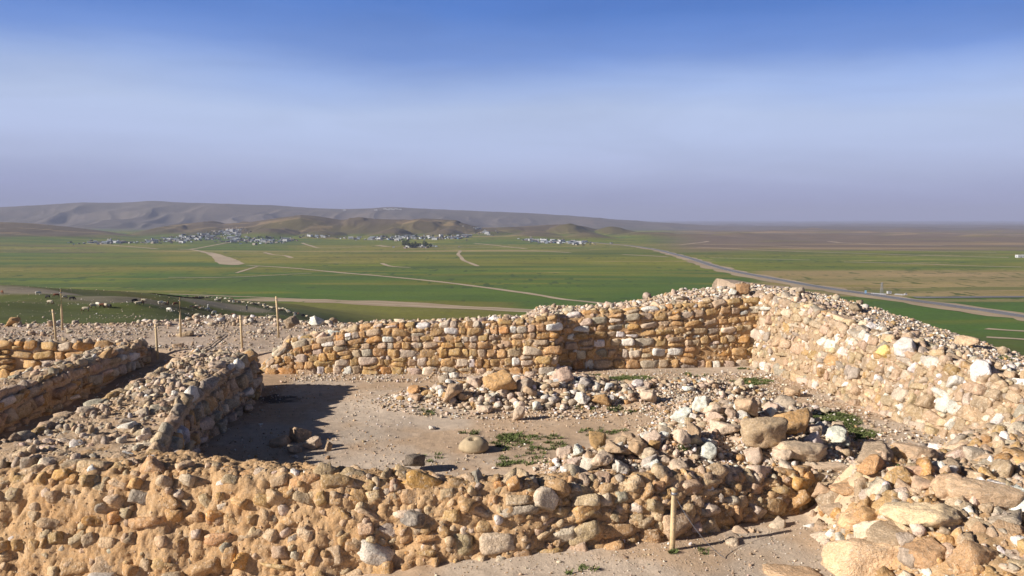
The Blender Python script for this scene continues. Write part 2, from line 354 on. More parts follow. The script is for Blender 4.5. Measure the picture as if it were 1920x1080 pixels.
def ground_mat():
    t = NT('ground_soil', 1.0); at = t.n('ShaderNodeAttribute'); at.attribute_name = 'Col'
    n0 = t.noise(.012, 6, .6); n1 = t.noise(.35, 6, .6); n2 = t.noise(6, 6, .65); n3 = t.noise(42, 5, .75); vo = t.vor(34)
    c = t.mix(1.0, at.outputs['Color'], t.rng(n1, .3, .7, .82, 1.18), 'MULTIPLY')
    c = t.mix(1.0, c, t.rng(n0, .3, .7, .86, 1.14), 'MULTIPLY')
    c = t.mix(1.0, c, t.rng(n2, .3, .7, .85, 1.14), 'MULTIPLY'); c = t.mix(1.0, c, t.rng(n3, .3, .7, .80, 1.18), 'MULTIPLY')
    b = t.math('ADD', t.math('MULTIPLY', n2, .7), t.math('MULTIPLY', n3, .5)); b = t.math('SUBTRACT', b, t.math('MULTIPLY', t.rng(vo.outputs['Distance'], 0, .4, 0, 1), .22))
    return t.done(c, b, .02, .7)
M_GROUND = ground_mat()
def plain(name, col, rough=.85, nscale=3, amt=.15, bump=0.0, metal=0.0):
    t = NT(name, rough); t.b.inputs['Metallic'].default_value = metal
    c = t.mix(1.0, col, t.rng(t.noise(nscale, 5, .6), .3, .7, 1 - amt, 1 + amt), 'MULTIPLY')
    return t.done(c, t.noise(nscale * 4, 5) if bump else None, bump or .01)

# ------------------------------------------------------------------ ground sheet
def nd(n, a): return np.array(lin(*a))
C_SAND = np.array((.53, .375, .245)); C_GRAV = np.array((.56, .46, .36)); C_G1 = np.array((.072, .128, .001)); C_G2 = np.array((.180, .200, .002))
C_OLIVE = np.array((.205, .175, .028)); C_TAN = np.array((.37, .255, .12)); C_BROWN = np.array((.105, .074, .046)); C_GREY = np.array((.22, .18, .13)); C_YEL = np.array((.22, .21, .02))
GRAVEL_SPOTS = []
def mixc(c, d, f): return c * (1 - f[:, None]) + d[None, :] * f[:, None]
def ground_color(x, y, z):
    r = np.hypot(x, y); n = len(x); u, v = uv_flat(x, y)
    lw = fbm(x / 60, y / 60, 4, 101); mw = fbm(x / 210, y / 150, 5, 103); hw = fbm(x / 700, y / 420, 4, 105); fw = fbm(x / 9, y / 9, 3, 107)
    # plain
    st = fbm(x / 900 + y / 9000, y / 130, 5, 109)
    c = np.tile(C_G1, (n, 1)); c = mixc(c, C_G2, sstep(-.25, .45, mw + .25 * st))
    def band(col, v0, v1, u0, u1, amt=1.0, thr=-1.0, src=None, soft=2.5, ud=30):
        nonlocal c
        vv = v + 4.0 * hw + 1.6 * mw; uu = u + 45 * hw
        f = sstep(v0 - soft, v0 + soft, vv) * sstep(v1 + soft, v1 - soft, vv) * sstep(u0 - ud, u0 + ud, uu) * sstep(u1 + ud, u1 - ud, uu) * amt
        if src is not None: f = f * sstep(thr, thr + .3, src)
        c = mixc(c, col, np.clip(f, 0, 1))
    band(C_OLIVE, 455, 505, -900, 2900, .75, -.25, st)
    band(C_G1, 473, 512, -900, 300, .8, -.3, mw)
    band(C_BROWN, 462, 480, -900, 210, .75, 0.0, st)
    band(C_OLIVE, 497, 536, -900, 420, .8, -.15, st)
    band(C_OLIVE * 1.12, 476, 497, 440, 730, .9)
    band(C_G1, 455, 474, 380, 560, .85, -.6, mw)
    band(C_G2 * .9, 462, 500, 880, 1500, .6, -.3, mw)
    band(C_YEL, 497, 503, 940, 1420, .75, -.1, st, 1.2)
    band(C_YEL, 484, 503, 700, 1500, .5, .32, st, 2)
    band(C_YEL, 500, 506, 1500, 1700, .5, .1, st, 1)
    band(C_G1, 506, 600, 250, 1330, .75, -.7, mw)
    band(C_G1 * np.array((.85, .95, .9)), 552, 620, 1150, 2900, .9, -.8, mw)
    band(C_TAN * np.array((.85, .88, .8)), 507, 556, 1420, 2900, .92, -.8, st)
    band(C_TAN, 512, 545, 1650, 2900, .7, -.2, st)
    band(C_G1, 480, 505, 1330, 2900, .65, -.25, st)
    band(C_TAN, 560, 566, 1700, 2900, .6, -.3, st, 1)
    fs = fbm(x / 160 + y / 900, y / 26, 4, 151); c = mixc(c, C_OLIVE, sstep(.05, .5, fs) * .65 * sstep(300, 500, y)); c = mixc(c, C_G1 * .8, sstep(-.1, -.5, fs) * .6 * sstep(300, 500, y))
    dots = sstep(.62, .75, vn2(x / 5, y / 14, 153)) * (fbm(x / 90, y / 90, 2, 154) > -.1) * .85; c = mixc(c, C_G1 * .55, dots * sstep(400, 520, y))
    pk = sstep(.44, .56, fbm(x / 110 + y / 500, y / 15, 4, 161)) * sstep(450, 650, y) * (fbm(x / 500, y / 300, 2, 162) > -.1); c = mixc(c, C_TAN * 1.25, pk * .6)
    yg = sstep(.05, .5, fbm(x / 420, y / 90, 4, 163)); c = mixc(c, C_YEL * .85, yg * .45 * sstep(600, 900, y))
    dg = sstep(.1, .45, fbm(x / 600, y / 110, 4, 164)); c = mixc(c, C_G1 * .72, dg * .5 * sstep(450, 650, y))
    # speckle patches of bare soil
    f = sstep(.42, .6, st) * sstep(530, 500, v) * .6; c = mixc(c, C_TAN * 1.25, f)
    # near-plain dry foot between the tracks
    band(C_OLIVE * .95, 566, 640, -400, 980, .7, -.6, st)
    # far hills: brown above their foot, green tongues at the base
    ht = z + 45; hb = sstep(5, 20, ht + 7 * mw + 5 * lw) * (y > 1500)
    c = mixc(c, C_BROWN, hb * .95)
    c = mixc(c, C_OLIVE * .48, hb * .6 * sstep(-.2, .3, fbm(x / 300, y / 300, 4, 121)))
    c = mixc(c, C_TAN * .8, hb * sstep(.52, .62, ridged(x / 240, y / 120, 4, 123)) * .5)
    rt = sstep(474, 466, v + 4 * hw + 5 * mw) * sstep(1180, 1330, u + 40 * hw)
    c = mixc(c, C_BROWN * 1.5, rt); c = mixc(c, C_TAN * .9, rt * sstep(.15, .5, st) * .7); c = mixc(c, C_OLIVE * .8, rt * sstep(.1, .5, mw) * .5)
    md = sstep(3500, 4200, y); c = mixc(c, np.array((.115, .095, .078)), md * .85)
    c = mixc(c, np.array((.15, .115, .085)), md * sstep(.3, .6, fbm(x / 400, y / 400, 4, 131)) * .5)
    # hillside with grass and grey gravel
    s = sstep(430, 300, r); c = mixc(c, C_G1 * np.array((.98, .66, 1.2)), s)
    c = mixc(c, C_OLIVE * .42, s * sstep(-.1, .5, lw + .4 * fw) * .85)
    for (gx, gy, rx, ry, a) in GRAVEL_SPOTS:
        q = ((x - gx) / rx) ** 2 + ((y - gy) / ry) ** 2
        c = mixc(c, C_GREY * (1 + .25 * (a - 1)), np.clip(a, 0, 1) * .85 * sstep(1.6, .3, q + 1.0 * lw + .8 * fw) * s)
    # hill top: sand and gravel
    re = np.where(y > 0, np.maximum(y, .8 * r), r); t = sstep(31, 26, re); c = mixc(c, C_GREY * 1.5, sstep(60, 30, r)); c = mixc(c, C_SAND, t)
    g = sstep(-.15, .35, fbm(x * .7, y * .7, 4, 141)); c = mixc(c, C_GRAV, g * t * .75)
    pl = t * sstep(18.8, 19.6, y) ; c = mixc(c, np.array((.47, .36, .27)), pl * .8)
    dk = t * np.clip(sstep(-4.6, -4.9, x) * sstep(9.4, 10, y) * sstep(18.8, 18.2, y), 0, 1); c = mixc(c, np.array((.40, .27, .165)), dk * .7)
    ash = t * sstep(1.3, .4, np.hypot((x + 4.6) / .35, (y - 15.6) / .4) + .8 * fbm(x * 5, y * 5, 3, 171)); c = mixc(c, np.array((.06, .055, .05)), ash * .85)
    ms = t * sstep(3.2, 3.9, x) * sstep(11, 10.2, y) * sstep(7.7, 8.2, y); c = mixc(c, np.array((.50, .36, .215)), ms * .8)
    return np.clip(c, .01, .9)
def spot(u, v, rx, ry, a=1.0):
    p = hit(u, v, 80); GRAVEL_SPOTS.append((p[0], p[1], rx, ry, a))
spot(40, 545, 18, 9, .9); spot(110, 550, 14, 7, .9); spot(235, 562, 10, 14, .8); spot(418, 574, 11, 12, 1.0)
def build_ground():
    A = np.concatenate([np.linspace(-180, -60, 50)[:-1], np.linspace(-60, -37, 70)[:-1], np.linspace(-37, 37, 1000), np.linspace(37, 60, 70)[1:], np.linspace(60, 180, 50)[1:]])
    A = R(1) * A
    rr = [np.geomspace(1.5, 5.5, 30)[:-1], np.arange(5.5, 24, .030), np.arange(24, 30, .06), np.geomspace(30, 650, 360)[1:], np.geomspace(650, 9000, 520)[1:], np.geomspace(9000, 24000, 60)[1:]]
    rr = np.concatenate(rr); a, r = np.meshgrid(A, rr); x = (r * np.sin(a)).ravel(); y = (r * np.cos(a)).ravel(); z = H(x, y)
    nr, na = a.shape; i = np.arange(nr - 1)[:, None] * na + np.arange(na - 1)[None, :]; i = i.ravel()
    F = np.stack([i, i + 1, i + na + 1, i + na], 1)[:, ::-1]
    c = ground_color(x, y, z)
    V = np.stack([x, y, z], 1)
    # close the disc under the camera
    k = len(V); V = np.vstack([V, [[0, 0, float(H(np.array([0.]), np.array([0.]))[0])]]]); c = np.vstack([c, [C_SAND]])
    j = np.arange(na - 1); T = np.stack([np.full(na - 1, k), np.full(na - 1, k), j + 1, j], 1)[:, [0, 2, 3]]
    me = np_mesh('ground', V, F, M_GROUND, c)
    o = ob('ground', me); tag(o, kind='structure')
    me2 = np_mesh('ground', V[np.r_[0:na, k]], np.stack([np.full(na - 1, na), j + 1, j], 1), M_GROUND, c[np.r_[0:na, k]])
    tag(ob('ground_under_viewpoint', me2), kind='structure')
build_ground()

# ------------------------------------------------------------------ stones
PAL = {'mud': (.49, .305, .145), 'dust': (.53, .375, .22), 'ochre': (.52, .315, .135), 'orange': (.56, .30, .105), 'tan': (.50, .355, .225), 'cream': (.62, .485, .36), 'white': (.78, .71, .63), 'grey': (.42, .345, .26), 'dark': (.17, .14, .115), 'yellow': (.74, .50, .17), 'rust': (.24, .09, .045)}
def pick(w, n, r):
    k = list(w); p = np.array([w[a] for a in k], float); i = r.choice(len(k), n, p=p / p.sum())
    c = np.array([PAL[a] for a in k])[i]; return np.clip(c * r.uniform(.82, 1.15, (n, 1)) * r.uniform(.95, 1.05, (n, 3)), 0.02, .85)
def rock_pts(PN, PDs, lvl, r, amp=.05, p=26.0):
    """radial rounded polyhedra: PN (n,k,3) plane normals, PDs (n,k) distances"""
    dirs, F = ICO[lvl]; out = np.empty((len(PN), len(dirs), 3), np.float32)
    for a in range(0, len(PN), 120):
        b = slice(a, a + 120); d = np.einsum('vk,nmk->nvm', dirs, PN[b]) / PDs[b][:, None, :]
        q = (np.maximum(d, 0) ** p).sum(2) ** (-1 / p); m = len(q)
        so = r.uniform(0, 100, (m, 1, 3)); dd = dirs[None] 
        rg = np.abs(vn3(dd * 2.6 + so, 4)); q = q * (1 + amp * .45 * vn3(dd * 1.7 + so, 1) + amp * .55 * vn3(dd * 4.1 + so, 2) + ((amp * .5 * vn3(dd * 9 + so, 3) + amp * .4 * vn3(dd * 18 + so, 5)) if lvl > 2 else 0) - amp * 1.3 * (1 - rg) ** 8)
        out[b] = dirs[None] * q[..., None]
    return out, F
def merge(pts, F, frames=None, centers=None, cols=None):
    n, v, _ = pts.shape
    if frames is not None: pts = np.einsum('nvk,nkj->nvj', pts, frames)      # frames rows = local axes in world
    if centers is not None: pts = pts + centers[:, None, :]
    FF = (F[None] + (np.arange(n) * v)[:, None, None]).reshape(-1, F.shape[1])
    return pts.reshape(-1, 3), FF, (np.repeat(cols, v, 0) if cols is not None else None)

class Sheet:
    """a wall skin swept through stations, each a list of profile points"""
    def __init__(s, st, res=.05, round_=.08):
        st = np.array(st, float); L = np.r_[0, np.cumsum(np.linalg.norm(np.diff(st.mean(1), axis=0), axis=1))]
        T = np.r_[0, np.cumsum(np.linalg.norm(np.diff(st, axis=1), axis=2).mean(0))]
        s.L, s.T = L[-1], T[-1]; s.tk = T; s.ns = int(s.L / res) + 2; s.nt = int(s.T / res) + 2; s.res = res
        S = np.linspace(0, s.L, s.ns); U = np.linspace(0, s.T, s.nt)
        A = np.empty((s.ns, st.shape[1], 3))
        for j in range(st.shape[1]):
            for k in range(3): A[:, j, k] = np.interp(S, L, st[:, j, k])
        B = np.empty((s.ns, s.nt, 3))
        for i in range(s.ns):
            for k in range(3): B[i, :, k] = np.interp(U, T, A[i, :, k])
        def smooth(X, w, ax):
            if w < 1: return X
            Y = X.copy()
            for q in range(2):
                pad = np.concatenate([np.repeat(np.take(Y, [0], ax), w, ax), Y, np.repeat(np.take(Y, [-1], ax), w, ax)], ax)
                Y = sum(np.take(pad, range(k, k + X.shape[ax]), ax) for k in range(2 * w + 1)) / (2 * w + 1)
            return Y
        B = smooth(B, int(round_ / res), 1); B = smooth(B, int(.06 / res), 0)
        s.B = B; s.S, s.U = S, U; s.normals()
    def normals(s):
        ds = np.gradient(s.B, axis=0); dt = np.gradient(s.B, axis=1)
        n = np.cross(ds, dt); n /= np.linalg.norm(n, axis=2, keepdims=True) + 1e-9
        m = s.nt // 2; s.flip = n[:, m, 2].mean() < 0
        if s.flip: n = -n
        s.Nn = n; s.ds = ds / (np.linalg.norm(ds, axis=2, keepdims=True) + 1e-9)
    def at(s, a, b):
        i = np.clip(a / s.L * (s.ns - 1), 0, s.ns - 1.001); j = np.clip(b / s.T * (s.nt - 1), 0, s.nt - 1.001)
        i0 = i.astype(int); j0 = j.astype(int); fi = (i - i0)[:, None]; fj = (j - j0)[:, None]
        g = lambda X: (X[i0, j0] * (1 - fi) + X[i0 + 1, j0] * fi) * (1 - fj) + (X[i0, j0 + 1] * (1 - fi) + X[i0 + 1, j0 + 1] * fi) * fj
        p = g(s.B); n = g(s.Nn); d = g(s.ds); n /= np.linalg.norm(n, axis=1, keepdims=True) + 1e-9
        d = d - n * (d * n).sum(1, keepdims=True); d /= np.linalg.norm(d, axis=1, keepdims=True) + 1e-9
        t = np.cross(n, d); return p, d, t, n
    def displace(s, f):
        s.B = s.B + s.Nn * f[..., None]; s.normals()
    def mesh(s, name, mat):
        i = (np.arange(s.ns - 1)[:, None] * s.nt + np.arange(s.nt - 1)[None]).ravel(); F = np.stack([i, i + s.nt, i + s.nt + 1, i + 1], 1)
        if s.flip: F = F[:, ::-1]
        return np_mesh(name, s.B.reshape(-1, 3), F, mat)

def course_seeds(L, T, h, w, r):
    out = []; t = 0.0
    while t < T - h * .4:
        hh = h * r.uniform(.72, 1.35); x = -r.uniform(0, w); ph = r.uniform(0, 6)
        while x < L + w * .5:
            ww = w * r.uniform(.45, 1.65); c = x + ww / 2; q = .03 * math.sin(c * .9) + .012 * math.sin(c * 3.1 + ph); u_ = r.random()
            if u_ < .16 and hh > h * .85:
                f = r.uniform(.35, .65); out += [(c, t + hh * f / 2 + q, ww, hh * f), (c, t + hh * (1 + f) / 2 + q, ww * .96, hh * (1 - f))]
            elif u_ < .26 and ww > w: out += [(c - ww * .28, t + hh / 2 + q, ww * .44, hh), (c + ww * .22, t + hh / 2 + q, ww * .54, hh * .95)]
            else: out.append((c, t + hh / 2 + q + r.normal(0, .006), ww, hh * r.uniform(.88, 1.04)))
            x += ww
        t += hh
    a = np.array(out); return a[(a[:, 0] > 0) & (a[:, 0] < L) & (a[:, 1] > 0) & (a[:, 1] < T)]
def course_cells(pts, r, gap, depth=.14, proud=.04, tilt=.12, bev=5):
    n = len(pts); K = 11 + 2 + bev; PNs = np.zeros((n, K, 3)); PDd = np.full((n, K), 9.0); PNs[:, :, 0] = 1.0; PNs[:, :, 1] = .3
    for q in range(4):
        a = q * math.pi / 2 + r.normal(0, .13, n); PNs[:, q] = np.stack([np.cos(a), np.sin(a), r.uniform(-.03, .12, n)], 1)
        PDd[:, q] = pts[:, 2 + q % 2] * .5 - gap * r.uniform(.3, 1.8, n)
    for q in range(4):                                   # irregular chopped corners
        a = (q + .5) * math.pi / 2 + r.normal(0, .3, n); PNs[:, 4 + q] = np.stack([np.cos(a), np.sin(a), r.uniform(0, .15, n)], 1)
        PDd[:, 4 + q] = (np.abs(np.cos(a)) * pts[:, 2] + np.abs(np.sin(a)) * pts[:, 3]) * .5 * r.uniform(.78, 1.0, n)
    k = 11; PNs[:, k] = np.stack([r.normal(0, tilt, n), r.normal(0, tilt, n), np.ones(n)], 1); PDd[:, k] = proud * r.uniform(.5, 1.4, n) + .012
    PNs[:, k + 1] = (0, 0, -1); PDd[:, k + 1] = depth
    for b in range(bev):
        v = r.normal(0, 1, (n, 3)); v[:, 2] = np.abs(v[:, 2]) * .7; v /= np.linalg.norm(v, axis=1, keepdims=True); PNs[:, k + 2 + b] = v
        sup = np.abs(v[:, 0]) * pts[:, 2] * .5 + np.abs(v[:, 1]) * pts[:, 3] * .5 + v[:, 2] * (proud + .01); PDd[:, k + 2 + b] = sup * r.uniform(.83, 1.10, n)
    PNs /= np.linalg.norm(PNs, axis=2, keepdims=True) + 1e-9
    return PNs, PDd
def seeds(L, T, h, w, r, jit=.35, t0=0.0):
    out = []; t = t0
    while t < T:
        hh = h * r.uniform(.65, 1.45); x = -r.uniform(0, w)
        while x < L + w * .5:
            ww = w * r.uniform(.5, 1.7); out.append((x + ww / 2, t + hh / 2 + r.normal(0, hh * jit * .5), ww, hh)); x += ww
        t += hh
    a = np.array(out); a = a[(a[:, 0] > 0) & (a[:, 0] < L) & (a[:, 1] > .0) & (a[:, 1] < T)]; return a
def cells(pts, r, gap, depth=.12, proud=.05, k=11, wmul=None, tilt=.22, bev=6):
    """voronoi planes between neighbouring seeds + tilted front, back and bevel planes"""
    n = len(pts); xy = pts[:, :2]; rad = .30 * np.minimum(pts[:, 2], pts[:, 3]); rad = rad * (wmul if wmul is not None else 1)
    PNs = np.zeros((n, k + 6 + bev, 3)); PDd = np.full((n, k + 6 + bev), 9.0)
    for q, vv in enumerate(((1, 0, .1), (-1, 0, .1), (0, 1, .1), (0, -1, .1))): PNs[:, k + 2 + bev + q] = vv; PDd[:, k + 2 + bev + q] = pts[:, 2 + q // 2] * r.uniform(.68, .95, n)
    for i in range(n):
        d = xy - xy[i]; d2 = (d ** 2).sum(1); d2[i] = 1e9; j = np.argpartition(d2, min(k, n - 1) - 1)[:k]
        dl = np.sqrt(d2[j]); m = len(j); off = (d2[j] + rad[i] ** 2 - rad[j] ** 2) / (2 * dl)
        PNs[i, :m, :2] = d[j] / dl[:, None]; PNs[i, :m, 2] = r.uniform(-.05, .12, m); PDd[i, :m] = np.maximum(np.minimum(off, pts[i, 2] * .8) - gap * r.uniform(.5, 1.5), .018)
    sz = np.minimum(pts[:, 2], pts[:, 3])
    PNs[:, k] = np.stack([r.normal(0, tilt, n), r.normal(0, tilt, n), np.ones(n)], 1); PDd[:, k] = proud * r.uniform(.5, 1.35, n) + .012
    PNs[:, k + 1, 2] = -1; PDd[:, k + 1] = depth
    for b in range(bev):
        v = r.normal(0, 1, (n, 3)); v[:, 2] = np.abs(v[:, 2]) * .9; v /= np.linalg.norm(v, axis=1, keepdims=True); PNs[:, k + 2 + b] = v
        PDd[:, k + 2 + b] = sz * r.uniform(.50, .95, n)
    PNs /= np.linalg.norm(PNs, axis=2, keepdims=True) + 1e-9
    return PNs, PDd
def wall(name, label, cat, stations, zones, mud, seed, res=.05, rough=.035, pads=0.0, group=None, round_=.08, rough_s=1.0, special=(), out=0.0, crumbs=None):
    """zones: dicts (t0,t1,h,w,pal,gap,proud,keep,lvl,sink)"""
    r = np.random.default_rng(seed); sh = Sheet(stations, res, round_); S, U = np.meshgrid(sh.S, sh.U, indexing='ij')
    root = ob(name, None); tag(root, label, cat, group); root.location = [float(a) for a in sh.B[sh.ns // 2, 0]]
    inv = Matrix.Translation(-root.location)
    allp = []
    f = rough * fbm(S * 2.3 * rough_s, U * 2.3 * rough_s, 5, seed) + rough * .5 * fbm(S * 8, U * 8, 3, seed + 9) + rough * 1.2 * fbm(S * .7, U * .7, 2, seed + 5)
    f = f + rough * .5 * fbm(S * 5.5, U * 6.5, 4, seed + 7, .6) - rough * 1.6 * np.maximum(0, fbm(S * 5.5, U * 6, 4, seed + 13, .6) - .10) + rough * .22 * fbm(S * 30 + 3 * fbm(S * 3, U * 3, 2, 5), U * 24, 3, seed + 11, .7) * (.4 + np.abs(fbm(S * 1.7, U * 1.7, 2, seed + 12)) * 2)
    sh.displace(f)
    parts = []
    pf = np.zeros_like(S)
    for zi, z in enumerate(zones):
        crs = z.get('course'); a = course_seeds(sh.L, z['t1'] - z['t0'], z['h'], z['w'], r) if crs else seeds(sh.L, z['t1'] - z['t0'], z['h'], z['w'], r, z.get('jit', .35)); a[:, 1] += z['t0']
        a[:, 1] += r.normal(0, z.get('cj', 0.0) + 1e-9, len(a)); a[:, 0] += r.normal(0, z.get('cj', 0.0) + 1e-9, len(a))
        keep = r.uniform(0, 1, len(a)) < z.get('keep', 1)
        wm = r.uniform(0, 1.5, len(a)); PNs, PDd = course_cells(a, r, z.get('gap', .008), z.get('depth', .12), z.get('proud', .05), z.get('tilt', .12)) if crs else cells(a, r, z.get('gap', .008), z.get('depth', .12), z.get('proud', .05), wmul=wm, tilt=z.get('tilt', .2))
        if 'sz' in z: PDd[:, :11] = np.minimum(PDd[:, :11], (r.uniform(z['sz'][0], z['sz'][1], len(a)))[:, None] * r.uniform(.75, 1.3, PDd[:, :11].shape))
        a, PNs, PDd = a[keep], PNs[keep], PDd[keep]
        cols = pick(z['pal'], len(a), r) * z.get('mul', 1.0)
        if 'grad' in z:
            pass
        p, d, t, n = sh.at(a[:, 0], a[:, 1]); c = p - n * z.get('sink', .0) + n * (r.normal(0, z.get('zj', .008), len(a)))[:, None]
        fr = np.stack([d, t, n], 1)
        tw = r.normal(0, z.get('twist', .0), len(a)); ct, stt = np.cos(tw)[:, None], np.sin(tw)[:, None]
        fr = np.stack([d * ct + t * stt, -d * stt + t * ct, n], 1) if z.get('twist') else fr
        pts, F = rock_pts(PNs, PDd, z.get('lvl', 3), r, z.get('amp', .05), z.get('p', 110.0))
        # cells live in the (s,t) plane: frame rows d,t
        sgn = 1.0 if np.einsum('nk,nk->n', t, (sh.at(a[:, 0], np.minimum(a[:, 1] + .05, sh.T))[0] - p)).mean() > 0 else -1.0
        if sgn < 0: fr[:, 1] *= -1
        V, FF, CC = merge(pts, F if sgn > 0 else F[:, ::-1], fr, c, cols); parts.append((V, FF, CC))
        if pads:
            g = np.zeros_like(S)
            for (x, y, w_, h_) in a:
                i0, i1 = np.searchsorted(sh.S, [x - .35, x + .35]); j0, j1 = np.searchsorted(sh.U, [y - .35, y + .35])
                q = ((S[i0:i1, j0:j1] - x) / (w_ * .55)) ** 2 + ((U[i0:i1, j0:j1] - y) / (h_ * .6)) ** 2
                g[i0:i1, j0:j1] = np.maximum(g[i0:i1, j0:j1], np.exp(-q * 1.2))
            pf = np.maximum(pf, g)
    if pads or out: sh.displace(pads * (pf - .55) + out)
    core = ob('mortar', sh.mesh('mortar', mud), root); core.matrix_parent_inverse = inv
    if crumbs:
        n = crumbs[0]; sa = r.uniform(.02, sh.L - .02, n); ta = r.uniform(.25, sh.T - .15, n); kk = fbm(sa * 1.6, ta * 2.2, 3, seed + 20) > r.uniform(-.7, .4, n); sa, ta = sa[kk], ta[kk]; n = len(sa)
        p, d, t, nn = sh.at(sa, ta); v = r.normal(0, 1, (n, 12, 3)); v[:, :6] = np.array([(1, 0, 0), (-1, 0, 0), (0, 1, 0), (0, -1, 0), (0, 0, 1), (0, 0, -1)])[None] + r.normal(0, .25, (n, 6, 3)); v /= np.linalg.norm(v, axis=2, keepdims=True); sz = crumbs[1] + (crumbs[2] - crumbs[1]) * r.uniform(0, 1, n) ** 2.5
        pts, F = rock_pts(v, sz[:, None] * r.uniform(.4, .85, (n, 12)), 1 if crumbs[2] < .03 else 2, r, .08, 60.0); pts[:, :, 2] *= .75
        parts.append(merge(pts, F, np.stack([d, t, nn], 1), p + nn * (sz * .15)[:, None], pick(crumbs[3], n, r)))
    off = 0; VV, FF, CC = [], [], []
    for V, F, C in parts: VV.append(V); FF.append(F + off); CC.append(C); off += len(V)
    st = ob('stonework', np_mesh('stonework', np.vstack(VV), np.vstack(FF), M_STONE, np.vstack(CC), smooth=False), root); st.matrix_parent_inverse = inv
    for (s_, t_, w_, h_, colr, pr, lab) in special:
        a = np.array([[s_, t_, w_, h_]]); p, d, t, n = sh.at(a[:, 0], a[:, 1])
        nr = 9; an = np.sort(r.uniform(0, 2 * math.pi, nr) * .25 + np.arange(nr) * 2 * math.pi / nr)
        PNs = np.zeros((1, nr + 2, 3)); PDd = np.zeros((1, nr + 2))
        for q in range(nr):
            PNs[0, q] = (math.cos(an[q]), math.sin(an[q]), .12); PDd[0, q] = max(abs(math.cos(an[q])) * w_, abs(math.sin(an[q])) * h_) * .5 * r.uniform(.98, 1.15)
        PNs[0, nr] = (.08, -.05, 1); PDd[0, nr] = pr; PNs[0, nr + 1] = (0, 0, -1); PDd[0, nr + 1] = .1; PNs /= np.linalg.norm(PNs, axis=2, keepdims=True)
        pts, F = rock_pts(PNs, PDd, 4, r, .035, 16); V, F2, C2 = merge(pts, F, np.stack([d, t, n], 1), p + n * .035, np.array([colr]))
        so = ob('stone', np_mesh('stone', V, F2, M_STONE, C2, smooth=False), root); so.matrix_parent_inverse = inv; so['label'] = lab
    return sh, root

def prof(*pts): return [list(p) for p in pts]
# near wall, mud-built, across the foreground
def s1(x, yb, zb, yt, zt, y2, z2, y3, z3, dx=0): return prof((x, yb, zb - .35), (x, yb + .02, zb), (x, yt - .02, zt - .12), (x + dx, yt + .10, zt), (x + dx, y2 - .05, z2), (x + dx, y3, z3 - .2))
ST1 = [s1(-9.5, 8.5, -1.1, 9.1, .55, 10.4, .62, 10.7, -.1), s1(-6, 8.25, -.95, 8.95, .62, 10.2, .70, 10.5, 0), s1(-4, 8.15, -.75, 8.75, .68, 9.65, .69, 9.85, 0),
       s1(-2, 8.1, -.5, 8.55, .68, 9.1, .67, 9.25, 0), s1(0, 8.2, -.27, 8.5, .63, 8.98, .62, 9.15, 0), s1(1.8, 8.65, -.06, 8.85, .57, 9.2, .57, 9.4, 0),
       s1(3.1, 9.2, .0, 9.38, .47, 9.75, .46, 9.95, .05), s1(3.8, 9.55, .1, 9.7, .40, 10.0, .38, 10.2, .1)]
# profile lengths: under ground .35 | face ~1.2 | top
sh1, W1 = wall('mud_stone_wall', 'ochre mud-mortared stone wall crossing the foreground, with a white slab low in its face', 'stone wall', ST1, [
    dict(course=1, cj=.018, t0=.25, t1=1.60, h=.19, w=.27, pal=dict(mud=6, dust=5, ochre=3, orange=1, tan=2, cream=.6, grey=.6), gap=.012, proud=.055, depth=.12, keep=.90, lvl=3, sink=.016, zj=.024, tilt=.38, amp=.09, p=110, twist=.25),
    dict(t0=.25, t1=1.62, h=.10, w=.12, pal=dict(mud=3, dust=5, tan=3, cream=1.6, white=.5, grey=.6), gap=.008, proud=.035, depth=.06, keep=.5, lvl=2, sink=.012, zj=.02, tilt=.5, amp=.09, twist=.5),
    dict(t0=1.5, t1=1.80, h=.14, w=.19, pal=dict(dust=6, tan=3, cream=1.5, grey=1.2), gap=.012, proud=.04, keep=.5, sink=.035, zj=.02, tilt=.5, amp=.08, twist=.4),
    dict(t0=1.72, t1=2.35, h=.11, w=.13, pal=dict(tan=3, cream=3, grey=3.5, white=.8), gap=.014, proud=.035, keep=.22, sink=.03, zj=.012, tilt=.4, amp=.08, lvl=2, twist=.5)],
    M_MUD, 11, crumbs=(13000, .006, .024, dict(mud=5, dust=6, tan=2, cream=.8)), out=.022, res=.015, rough=.062, pads=.012, round_=.09, special=[
        (8.15, .76, .52, .22, (.70, .62, .51), .05, 'broad flat white slab low in the wall face'), (6.85, .50, .62, .20, (.78, .73, .67), .05, 'long white stone with a cracked rough face'),
        (5.2, .62, .40, .24, (.70, .62, .53), .09, 'large whitish boulder set in mud'), (5.95, .58, .38, .30, (.48, .36, .23), .07, 'big round pitted tan boulder'),
        (8.5, 1.08, .24, .17, (.22, .19, .16), .05, 'dark grey speckled stone'), (10.35, 1.10, .34, .24, (.58, .34, .14), .05, 'large square orange stone'),
        (10.15, .78, .28, .12, (.66, .55, .40), .03, 'smooth pale oval stone'), (9.9, 1.30, .26, .24, (.62, .50, .37), .07, 'big squared cream stone near the top'), (7.0, 1.25, .22, .17, (.50, .34, .19), .07, 'tan stone casting a long shadow')])
